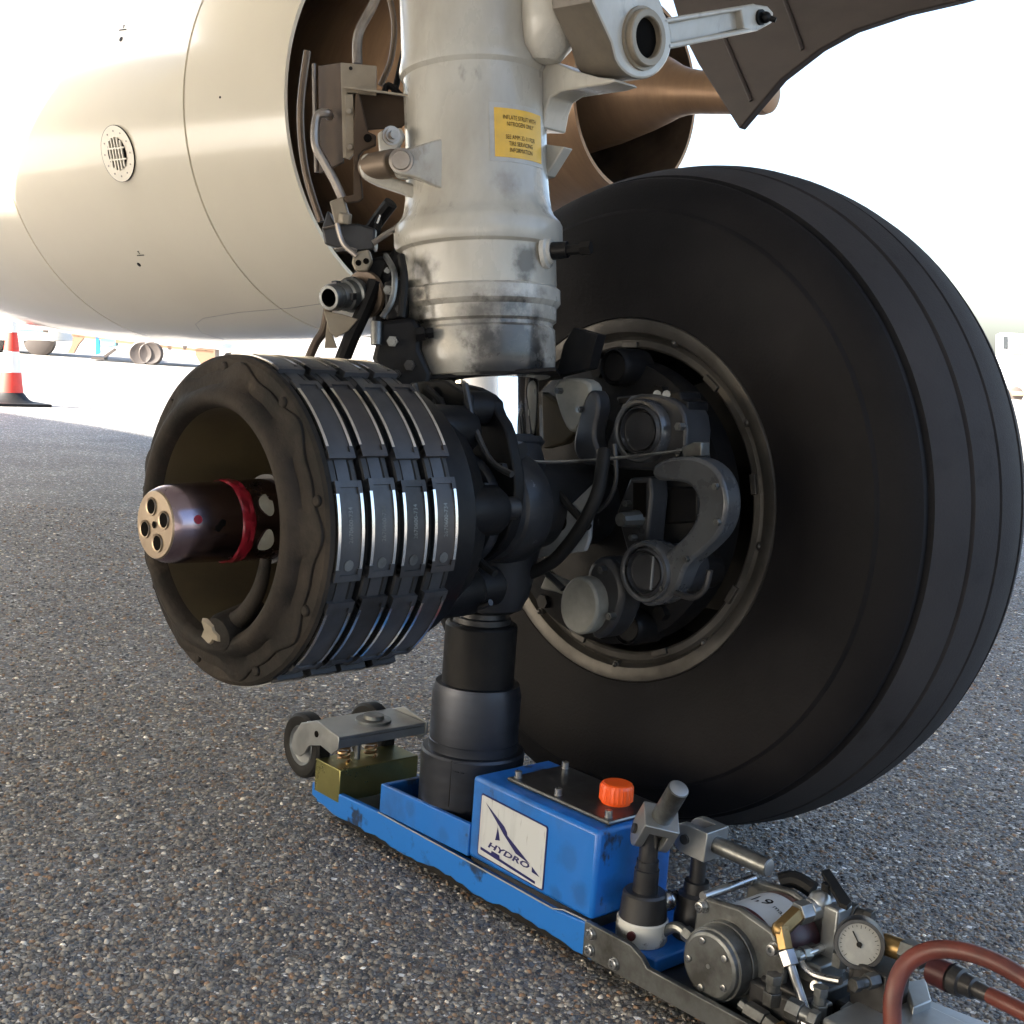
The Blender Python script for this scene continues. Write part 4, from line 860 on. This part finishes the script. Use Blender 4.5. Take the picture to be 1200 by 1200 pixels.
for v_ in (-.0965, .081):
    b = MB(); b.prism([J(u_, v_, z_) for u_, z_ in ((-.234, .152), (-.234, .132), (-.252, .118), (-.285, .124), (-.318, .114), (-.330, .098), (-.345, .088), (-.362, .088), (-.372, .100), (-.366, .122), (-.345, .146), (-.300, .162))], (.0045, 0, 0))
    cp_ = b.build('castor_cheek', 'zinc', yk, .001)
    b = MB(); b.cyl(J(-.297, v_-.001, .140), J(-.297, v_+.0055, .140), .0055, seg=12); b.build('cheek_hole', 'hole', cp_)
for v_ in (-.075, .058):
    b = MB(); c_ = J(-.357, v_, .102)
    b.lathe([(-.012, .034), (-.014, .038), (-.014, .050), (-.010, .055), (.010, .055), (.014, .050), (.014, .038), (.012, .034)], c_, (1, 0, 0), 40, mi=0, cap=False)
    b.lathe([(-.011, .035), (-.013, .033), (-.008, .030), (-.006, .013), (-.010, .011), (-.010, 0)], c_, (1, 0, 0), 28, mi=1, cap=False); b.lathe([(.011, .035), (.008, .03), (.006, 0)], c_, (1, 0, 0), 28, mi=1, cap=False)
    b.build('castor_wheel', ['rubber', 'zinc'], yk)
# pump end: side frames
b = MB(); top_ = [(.338, .068), (.418, .068), (.437, .060), (.448, .050), (.50, .050), (.82, .050)]
b.prism([J(u_, -.0975, z_) for u_, z_ in top_+[(.82, .022), (.338, .022)]], (.008, 0, 0)); b.prism([J(.34, -.0895, .022), J(.82, -.0895, .022), J(.82, -.055, .022), J(.34, -.055, .022)], (0, 0, .004)); fr = b.build('side_frame', 'dull_steel', JK, .0012)
s0 = None
for u_, z_ in ((.352, .056), (.352, .034), (.395, .034)):
    b = MB(); b.lathe([(0, .0085), (.0015, .0085), (.0015, .007), (.005, .0068), (.0058, .0055), (.0058, .003), (.003, .0028), (.003, 0)], (0, 0, 0), (-1, 0, 0), 16)
    if s0 is None: s0 = b.build('frame_bolt', 'steel', fr); s0.location = J(u_, -.0978, z_)
    else: c_ = copy_part(s0, fr); c_.location = J(u_, -.0978, z_)
b = MB(); b.prism([J(.34, .06, .022), J(.82, .06, .022), J(.82, .068, .022), J(.34, .068, .022)], (0, 0, .02)); b.build('side_frame', 'dull_steel', JK, .0012)
b = MB(); b.prism([J(.338, -.088, .018), J(.80, -.088, .018), J(.80, .06, .018), J(.338, .06, .018)], (0, 0, .004)); b.build('pump_tray', 'dark_steel', JK)
b = MB(); b.prism([J(.338, -.06, .0225), J(.43, -.06, .0225), J(.43, .075, .0225), J(.338, .075, .0225)], (0, 0, .02)); b.build('valve_base', 'blue', JK, .003)
# valve with lever socket (front)
VU, VVv = .378, -.032
b = MB(); jl(b, [(.043, .0325), (.046, .034), (.072, .0335), (.074, .032)], VU, VVv, seg=40); hv = b.build('hand_pump', 'wash_white', JK)
b = MB(); c_ = J(VU+.012, VVv-.0325, .060); b.lathe([(-.001, .006), (.002, .006), (.002, 0)], c_, (-1, -.4, 0), 14); b.build('red_plug', 'maroon', hv)
b = MB(); jl(b, [(.073, .0315), (.078, .031), (.106, .0285), (.109, .026), (.109, .0165), (.138, .0162), (.139, .0145), (.15, .0145)], VU, VVv, seg=40); b.build('pump_barrel', 'dark_steel', hv, ang=25)
b = MB(); jl(b, [(.15, .0125), (.197, .0115)], VU, VVv, seg=24); b.build('pump_piston', 'dark_steel', hv)
def lever(name, base, axis, side, th, L, par):
    """a clevis: block with two cheeks straddling the stem and a round bar socket"""
    ax_ = Vector(axis).normalized(); sd = Vector(side); sd = (sd-ax_*sd.dot(ax_)).normalized(); u2 = sd.cross(ax_)
    Rm = Matrix((sd, u2, ax_)).transposed(); base = Vector(base)
    b_ = MB(); b_.box(base+ax_*.026, (.046, .040, .014), Rm)
    for s_ in (-1, 1):
        q = base+sd*s_*.0175
        P = [q+u2*(.02*cos(radians(a)))+ax_*(.02*sin(radians(a))-.002) for a in range(180, 361, 20)] + [q+u2*.02+ax_*.022, q-u2*.02+ax_*.022]
        b_.prism([p_-sd*.0055 for p_ in P], sd*.011)
    o = b_.build(name, 'zinc', par, .0012)
    b_ = MB(); b_.cyl(base-sd*.027, base+sd*.027, .0065, seg=14); b_.build('clevis_pin', 'dark_steel', o)
    b_ = MB(); b_.cyl(base+ax_*.030, base+ax_*(.03+L), th, seg=28, ch=.0015); ob = b_.build('socket_bar', 'dull_steel', o)
    b_ = MB(); b_.lathe([(0, th-.0012), (.0006, th-.003), (.0006, 0)], base+ax_*(.03+L), ax_, 24); b_.build('bar_end', 'zinc', o)
JR = JI.to_3x3()
lever('lever_clevis', J(VU+.004, VVv, .188), JR @ Vector((-.20, -.52, .84)), JR @ _r0, .0135, .062, hv)
# second valve behind
V2U, V2V = .408, .034
b = MB(); jl(b, [(.043, .026), (.07, .026), (.075, .024), (.10, .023), (.104, .017), (.118, .016)], V2U, V2V, seg=32); h2 = b.build('hand_pump', 'dark_steel', JK)
b = MB(); jl(b, [(.118, .0105), (.181, .0105)], V2U, V2V, seg=20); b.build('pump_piston', 'dark_steel', h2)
lever('lever_clevis', J(V2U-.008, V2V, .177), JR @ Vector((-.02, -.97, -.04)), (1, 0, 0), .0115, .085, h2)
b = MB(); q = J(.392, -.004, .094); b.ball(q, .0135, 18); b.cyl(q, q+Vector((.03, .01, -.004)), .007, seg=12); b.build('release_knob', 'steel', JK)
b = MB(); b.tube([J(.405, -.02, .06), J(.425, -.02, .075), J(.445, -.02, .072)], .007, 10, 4); b.cyl(J(.44, -.02, .074), J(.47, -.02, .066), .010, seg=6); b.build('elbow_pipe', 'dull_steel', JK)
# air motor: end disc, flange, drum with plate
MU, MZ = .528, .082
b = MB(); b.lathe([(-.003, 0), (-.003, .036), (-.001, .040), (.004, .041), (.004, .044), (.022, .0445), (.024, .042), (.024, .046), (.034, .0465)], J(MU, -.078, MZ), (1, 0, 0), 56); mo = b.build('air_motor', 'dull_steel', JK, .0008, ang=25)
for k in range(5):
    a = 2*pi*k/5+.7; b = MB(); q = J(MU+cos(a)*.030, -.0815, MZ+sin(a)*.030); b.lathe([(0, .0042), (.002, .0042), (.0024, .003), (.0024, 0)], q, (-1, 0, 0), 10); b.build('cover_screw', 'steel', mo)
b = MB(); b.lathe([(0, .003), (.001, .003), (.001, 0)], J(MU, -.081, MZ), (-1, 0, 0), 10); b.build('centre_mark', 'steel', mo)
b = MB()
P = []
for a in range(0, 360, 15): P.append((MU+.012+.058*cos(radians(a)), MZ+.004+.056*sin(radians(a))))
FL = [(MU-.055, MZ+.048), (MU-.040, MZ+.062), (MU+.01, MZ+.068), (MU+.06, MZ+.058), (MU+.082, MZ+.030), (MU+.082, MZ-.036), (MU+.06, MZ-.056), (MU-.03, MZ-.058), (MU-.056, MZ-.04)]
b.prism([J(u_, -.046, z_) for u_, z_ in FL], (.010, 0, 0)); fl = b.build('motor_flange', 'dull_steel', JK, .004)
for u_, z_ in ((MU-.043, MZ+.050), (MU+.066, MZ+.040), (MU+.068, MZ-.036), (MU-.036, MZ-.044)):
    b = MB(); b.lathe([(0, .0085), (.0015, .0085), (.0015, .0065), (.0085, .0065), (.009, .005), (.009, .0032), (.005, .003), (.005, 0)], J(u_, -.0465, z_), (-1, 0, 0), 14); b.build('flange_bolt', 'steel', fl)
b = MB(); b.lathe([(0, .058), (.006, .060), (.085, .060), (.09, .058)], J(MU+.008, -.036, MZ+.002), (1, 0, 0), 56); dr = b.build('motor_drum', 'maroon', JK, .001)
def on_drum(a, vv, r): return J(MU+.008-r*sin(a), vv, MZ+.002+r*cos(a))
b = MB(); V = []; F = []; n = 16
for k in range(n+1):
    a = radians(48-86*k/n)
    for vv in (-.026, .040): V.append(on_drum(a, vv, .0604))
for k in range(n): F.append((2*k, 2*k+1, 2*k+3, 2*k+2))
b.add(V, F); npl = b.build('name_plate', 'white_print', dr)
V, F = text_mesh('1,9', .026, sx=.95, offset=.0003); V2, F2 = text_mesh('max', .012, sx=1.0)
b = MB()
b.add([on_drum(radians(6)-x/.0604, .000+y, .0608) for x, y in V], F); b.add([on_drum(radians(-22)-x/.0604, .004+y, .0608) for x, y in V2], F2); b.build('lettering', 'ink', npl)
# rear flange, tie bars
b = MB(); b.prism([J(u_, .052, z_) for u_, z_ in FL], (.010, 0, 0)); b.build('motor_flange', 'dull_steel', JK, .004)
b = MB(); b.cyl(J(MU-.05, -.04, MZ+.058), J(MU-.05, .06, MZ+.058), .006, seg=12); b.build('tie_bar', 'steel', JK)
b = MB(); b.cyl(J(MU+.088, -.035, MZ+.034), J(MU+.088, .06, MZ+.034), .006, seg=12); b.build('tie_bar', 'steel', JK)
b = MB(); b.tube([J(MU-.02, .075, MZ+.062), J(MU-.005, .085, MZ+.068), J(MU+.02, .09, MZ+.062)], .011, 10, 4); b.build('air_silencer', 'rubber', JK)
# brass elbow, feed pipe, valve with black lever, gauge
b = MB(); q0 = J(MU+.067, -.040, MZ+.062)
b.cyl(q0, q0+J(0, .030, .012), .011, seg=6); b.cyl(q0+J(0, 0, .004), q0+J(.012, -.004, -.018), .0095, seg=6); b.ball(q0, .011, 12); b.build('elbow_fitting', 'brass', JK, .0006)
p1 = q0+J(.013, -.004, -.020); p2 = J(MU+.137, -.062, MZ-.022)
b = MB(); b.cyl(p1, p1+(p2-p1)*.2, .0105, seg=6, mi=0); b.cyl(p1+(p2-p1)*.15, p2, .0052, seg=14); b.cyl(p1+(p2-p1)*.84, p2+(p2-p1)*.04, .0115, seg=6); b.build('feed_pipe', 'steel', JK, .0006)
b = MB(); r0_ = q0+J(0, .030, .012); r1_ = q0+J(.015, .095, .018)
b.cyl(r0_, r0_+(r1_-r0_)*.25, .014, seg=6); b.cyl(r0_+(r1_-r0_)*.25, r0_+(r1_-r0_)*.8, .0135, seg=20); b.cyl(r0_+(r1_-r0_)*.8, r1_, .016, seg=6); b.ball(r0_+(r1_-r0_)*.5+Vector((0, 0, .006)), .015, 14); vlv = b.build('ball_valve', 'zinc', JK, .0006)
b = MB(); lc = r0_+(r1_-r0_)*.62+Vector((0, 0, .022)); b.prism([lc+J(-.022, .02, .004), lc+J(-.020, .034, .004), lc+J(.045, -.014, -.002), lc+J(.047, -.026, -.004), lc+J(.038, -.028, -.003)], (0, 0, .006)); b.cyl(lc+Vector((0, 0, -.02)), lc+Vector((0, 0, .006)), .006, seg=10); b.build('valve_lever', 'rubber', vlv, .001)
GC = jv(1007, 1107, -.012); gd = (JI.to_3x3() @ (-(FWD)+_r0*-.30+Vector((0, 0, .10)))).normalized()
b = MB(); b.lathe([(-.034, .0), (-.034, .022), (-.030, .0275), (-.002, .0285), (.002, .0275), (.002, .0235), (-.001, .023)], GC, gd, 44, cap=False); ga = b.build('pressure_gauge', 'dark_steel', JK)
b = MB(); b.lathe([(-.0008, .0234), (-.0006, 0)], GC, gd, 36, cap=False); b.build('dial', 'dial', ga)
_, g1, g2 = frame(gd)
if g2.z < 0: g2 = -g2
g1 = g2.cross(gd)
b = MB(); Rg = Matrix((g1, g2, gd)).transposed()
for k in range(21):
    a = radians(225-270*k/20); L_ = .004 if k % 5 == 0 else .0022; q = GC+(g1*cos(a)+g2*sin(a))*(.0215-L_/2); b.box(q+gd*.0002, (L_, .0006, .0003), Rg @ Matrix.Rotation(a, 3, 'Z'))
a = radians(122); b.box(GC+(g1*cos(a)+g2*sin(a))*.006+gd*.0008, (.02, .0014, .0004), Rg @ Matrix.Rotation(a, 3, 'Z')); b.lathe([(.0004, .0032), (.0014, .003), (.0014, 0)], GC, gd, 12)
b.build('dial_markings', 'ink', ga)
b = MB(); q = GC-gd*.018; b.cyl(q-Vector((0, 0, .026)), q-Vector((0, 0, .06)), .009, seg=6); b.build('gauge_stem', 'dark_steel', ga)
# hydraulic block work in front
for nm, mt, c_, sz in (('pump_block', 'dark_steel', J(.615, .0, .055), (.10, .07, .06)), ('pump_block', 'zinc', J(.752, -.015, .055), (.13, .13, .07)), ('pump_block', 'dark_steel', J(.66, .03, .045), (.05, .12, .045))):
    b = MB(); b.box(c_, sz); b.build(nm, mt, JK, .004)
b = MB()
for pa, pb, r in ((J(.585, -.075, .052), J(.612, -.075, .050), .011), (J(.612, -.075, .050), J(.642, -.075, .044), .0095), (J(.642, -.075, .044), J(.668, -.075, .040), .0115), (J(.614, -.075, .05), J(.614, -.075, .024), .010), (J(.665, -.075, .042), J(.667, -.073, .022), .012), (J(.575, -.075, .055), J(.588, -.075, .052), .007)):
    b.cyl(pa, pb, r, seg=6)
b.build('tee_fitting', 'dull_steel', JK, .0008)
b = MB(); b.cyl(J(.628, -.076, .047), J(.646, -.076, .043), .0125, seg=6); b.build('union_nut', 'brass', JK, .0008)
b = MB(); b.lathe([(0, .020), (.004, .021), (.03, .021)], J(.645, -.045, .066), (1, .3, -.3), 20); b.build('port_plug', 'dark_steel', JK, .001)
b = MB()
for q in (J(.59, -.037, .07), J(.61, -.037, .044), J(.64, -.02, .088)): b.lathe([(0, .0065), (.007, .0065), (.007, .003), (.004, 0)], q, (-1, 0, .3), 12)
b.build('block_screws', 'steel', JK)
for nm, mt, px, v_, h_, sz in (('manifold_block', 'zinc', (978, 1100), .03, 0, (.030, .022, .085)), ('manifold_block', 'dark_steel', (1030, 1165), .01, 0, (.05, .045, .075)), ('manifold_block', 'dull_steel', (950, 1130), .01, 0, (.05, .06, .03)), ('manifold_block', 'dark_steel', (925, 1180), -.04, 0, (.04, .09, .04))):
    b = MB(); b.box(jv(px[0], px[1], v_), sz); b.build(nm, mt, JK, .003)
b = MB(); q = jv(958, 1150, .03); b.lathe([(-.03, .018), (-.026, .021), (.03, .021), (.034, .018), (.04, .018), (.04, 0)], q, (-.6, -1, 0), 28); b.build('check_valve', 'dark_steel', JK)
for (x, y, v_, r, ax_) in ((985, 1120, -.01, .010, (0, 0, 1)), (940, 1118, -.02, .009, (-1, 0, .2)), (968, 1065, .03, .011, (0, -1, .2)), (1000, 1070, .05, .012, (.2, -1, 0)), (905, 1165, -.085, .011, (0, 0, 1)), (935, 1185, -.085, .012, (.2, -1, -.1)), (960, 1180, -.06, .010, (0, 0, 1)), (1018, 1150, -.03, .009, (-1, .2, 0))):
    q = jv(x, y, v_); a_ = Vector(ax_).normalized(); b = MB(); b.cyl(q-a_*.012, q+a_*.004, r, seg=6); b.cyl(q+a_*.004, q+a_*.016, r*.72, seg=14); b.cyl(q+a_*.014, q+a_*.024, r*.9, seg=6); b.build('pipe_union', random.choice(['zinc', 'dull_steel', 'dull_steel']), JK, .0006)
for pts, r in (([(905, 1160), (912, 1175), (930, 1182), (950, 1180)], .005), ([(938, 1128), (950, 1140), (965, 1146), (985, 1150)], .0045)):
    b = MB(); b.tube([jv(x, y, -.03) for x, y in pts], r, 10, 5); b.build('feed_line', 'steel', JK)
# swivel plates at the near end
b = MB(); b.prism([jz(x, y, .085) for x, y in ((985, 1180), (998, 1170), (1046, 1155), (1060, 1158), (1080, 1168), (1200, 1215), (1180, 1290), (1010, 1290))], (0, 0, -.045)); b.build('end_plate', 'zinc', JK, .002)
b = MB(); b.prism([jz(x, y, .10) for x, y in ((1060, 1150), (1085, 1146), (1092, 1172), (1070, 1180))], (0, 0, -.025)); b.build('end_lug', 'zinc', JK, .002)
# coupling of the air line at the gauge
cA, cB = jv(1036, 1106, .02), jv(1082, 1122, .02)
b = MB(); b.cyl(cA, cA+(cB-cA)*.55, .0125, seg=14, mi=0); b.cyl(cA+(cB-cA)*.5, cB, .0145, seg=6, mi=1); b.build('hose_union', ['brass', 'dull_steel'], JK, .0006)

# ---- air hose
HM = JM
def hv_(x, y, v): return HM @ jv(x, y, v)
b = MB(); b.tube([hv_(1078, 1120, .02), hv_(1100, 1124, .02), hv_(1104, 1150, -.02), hv_(1060, 1250, -.05), hv_(1046, 1205, -.055), hv_(1047, 1165, -.05), hv_(1062, 1130, -.035), hv_(1096, 1113, -.02), hv_(1145, 1119, -.01), hv_(1200, 1146, .0), hv_(1300, 1215, .02), at_z(1400, 1290, .012)][4:], .0098, 14, 8)
hs = thing('air_hose', 'red brown rubber air hose curling over the near end of the jack', 'hose', at_z(1120, 1190, .0))
ob = b.build('hose_line', 'hose', hs); ob.matrix_parent_inverse = Matrix.Translation(hs.location).inverted()
b = MB(); c0 = hv_(1092, 1136, .03); c1 = hv_(1160, 1166, .02); dv = (c1-c0); L = dv.length
b.lathe([(0, .010), (.002, .0145), (L*.38, .0155), (L*.40, .0165), (L*.55, .016), (L*.57, .0125), (L*.75, .012), (L*.77, .009), (L*.9, .009), (L, .0075)], c0, dv, 24)
ob = b.build('hose_coupler', 'dark_steel', hs); ob.matrix_parent_inverse = Matrix.Translation(hs.location).inverted()
b = MB(); b.lathe([(L*.02, .0158), (L*.36, .0168)], c0, dv, 24, cap=False, mod=lambda t, h, r: r*(1+.03*sin(12*t)))
ob = b.build('coupler_grip', 'maroon', hs); ob.matrix_parent_inverse = Matrix.Translation(hs.location).inverted()
b = MB(); b.tube([c1, hv_(1200, 1186, .015), hv_(1300, 1240, .02), at_z(1400, 1330, .012)], .0092, 12, 6)
ob = b.build('hose_line', 'hose', hs); ob.matrix_parent_inverse = Matrix.Translation(hs.location).inverted()

# ================================================================== background
cc = at_z(12, 474, 0); CN = thing('traffic_cone', 'red and white traffic cone with black base on the sunlit apron', 'traffic cone', cc)
b = MB(); b.prism([(-.25, -.25, 0), (.25, -.25, 0), (.25, .25, 0), (-.25, .25, 0)], (0, 0, .025)); b.lathe([(.025, .2), (.05, .15), (.1, .108), (.11, .1)], (0, 0, 0), (0, 0, 1), 32, cap=False); b.build('base', 'rubber', CN, .004)
def cr(z): return .104-.075*(z-.1)/.65
for z0, z1, mt, nm in ((.1, .275, 'cone_red', 'red_band'), (.275, .45, 'cone_white', 'white_band'), (.45, .61, 'cone_red', 'red_band'), (.61, .75, 'cone_white', 'white_band')):
    b = MB(); b.lathe([(z0, cr(z0)), (z1, cr(z1))]+([(.752, 0)] if z1 > .7 else []), (0, 0, 0), (0, 0, 1), 32, cap=False); b.build(nm, mt, CN)

# equipment trailer far off
tp0 = at_z(172, 427, 0); ang = -radians(40)
TR = thing('equipment_trailer', 'brown framed equipment trailer with paired wheels and blue prop stand, far off under the engine', 'trailer', tp0, ang)
TI = (Matrix.Translation(tp0) @ Matrix.Rotation(ang, 4, 'Z')).inverted()
TN = Matrix.Rotation(ang, 3, 'Z') @ Vector((0, 1, 0))
def tl(x, y): return TI @ at_plane(x, y, TN, TN.dot(tp0))
def trp(nm, mt, pts, th=.12, off=0.): 
    bb = MB(); bb.prism([tl(x, y)+Vector((0, off, 0)) for x, y in pts], (0, th, 0)); return bb.build(nm, mt, TR)
trp('chassis_rail', 'veh_brown', [(84, 391), (140, 399), (250, 411), (250, 414), (140, 402), (84, 394)])
trp('deck', 'veh_white', [(60, 340), (260, 362), (260, 409), (140, 397.5), (84, 389.5), (60, 386)], 1.6)
trp('mudguard', 'veh_brown', [(86, 392), (100, 394), (92, 403), (86, 414), (79, 414), (84, 404)])
for x in (166, 177):
    bb = MB(); q = tl(x, 414); bb.lathe([(-.08, .12), (-.1, .19), (-.07, .215), (.07, .215), (.1, .19), (.08, .12), (.06, 0)], q, (0, 1, 0), 24); bb.build('wheel', 'veh_dark', TR)
trp('wheel_fork', 'veh_brown', [(160, 402), (183, 404), (182, 412), (162, 411)], .2, .1)
trp('prop_stand', 'veh_blue', [(112, 395), (116, 395), (117, 414), (112, 416)], .08)
trp('tool_box', 'veh_cyan', [(118, 397), (135, 398), (135, 405), (126, 407), (118, 407)], .3)
trp('foot_plate', 'veh_dark', [(107, 418), (122, 419), (122, 422), (107, 421)], .3)
trp('tow_bar', 'veh_dark', [(121, 417), (134, 408), (136, 410), (124, 419)], .08)
for x in (196, 214): trp('deck_bracket', 'veh_dark', [(x, 405), (x+5, 405.6), (x+4, 410), (x+1, 410)], .1)
trp('end_box', 'veh_brown', [(229, 408), (252, 410), (252, 432), (236, 428), (229, 416)], .6)
# light blue van at the left
vp = at_z(30, 415, 0); VN = thing('service_vehicle', 'light blue and white service vehicle parked far off at the left', 'vehicle', vp, ang)
VI = (Matrix.Translation(vp) @ Matrix.Rotation(ang, 4, 'Z')).inverted()
def vl(x, y): return VI @ at_plane(x, y, TN, TN.dot(vp))
def vpr(nm, mt, pts, th, off=0.):
    bb = MB(); bb.prism([vl(x, y)+Vector((0, off, 0)) for x, y in pts], (0, th, 0)); return bb.build(nm, mt, VN, .02)
vpr('body', 'veh_white', [(-40, 320), (62, 330), (64, 400), (-40, 398)], 1.8)
vpr('lower_panel', 'veh_cyan', [(14, 379), (52, 384), (52, 389), (14, 387)], .03, -.03)
vpr('tail_lamp', 'veh_dark', [(50, 385), (57, 386), (57, 390), (50, 389)], .04, -.04)
for x in (-15, 45):
    bb = MB(); bb.lathe([(0, 0), (0, .2), (.03, .28), (.2, .28), (.2, 0)], vl(x, 400), (0, 1, 0), 24); bb.build('wheel', 'veh_dark', VN)
# pale truck at the right edge
rp = at_z(1215, 470, 0); a2 = -radians(62)
RV = thing('catering_truck', 'pale truck with dark window and brown door panel at the right horizon', 'truck', rp, a2)
RI = (Matrix.Translation(rp) @ Matrix.Rotation(a2, 4, 'Z')).inverted(); RN = Matrix.Rotation(a2, 3, 'Z') @ Vector((0, 1, 0))
def rl(x, y): return RI @ at_plane(x, y, RN, RN.dot(rp))
def rpr(nm, mt, pts, th, off=0.):
    bb = MB(); bb.prism([rl(x, y)+Vector((0, off, 0)) for x, y in pts], (0, th, 0)); return bb.build(nm, mt, RV, .02)
rpr('body', 'veh_white', [(1172, 390), (1270, 394), (1270, 462), (1172, 457)], 3.)
rpr('window', 'glass', [(1175.5, 394), (1181, 394), (1181, 409), (1175.5, 409)], .05, -.06)
rpr('door_panel', 'veh_brown', [(1187, 398), (1240, 400), (1240, 418), (1186, 416)], .05, -.06)
rpr('step', 'veh_brown', [(1184, 458), (1200, 459), (1200, 464), (1186, 464)], .3, -.2)
for x in (1190, 1245):
    bb = MB(); bb.lathe([(0, 0), (0, .3), (.04, .42), (.3, .42), (.3, 0)], rl(x, 462)+Vector((0, -.05, 0)), (0, 1, 0), 24); bb.build('wheel', 'veh_dark', RV)
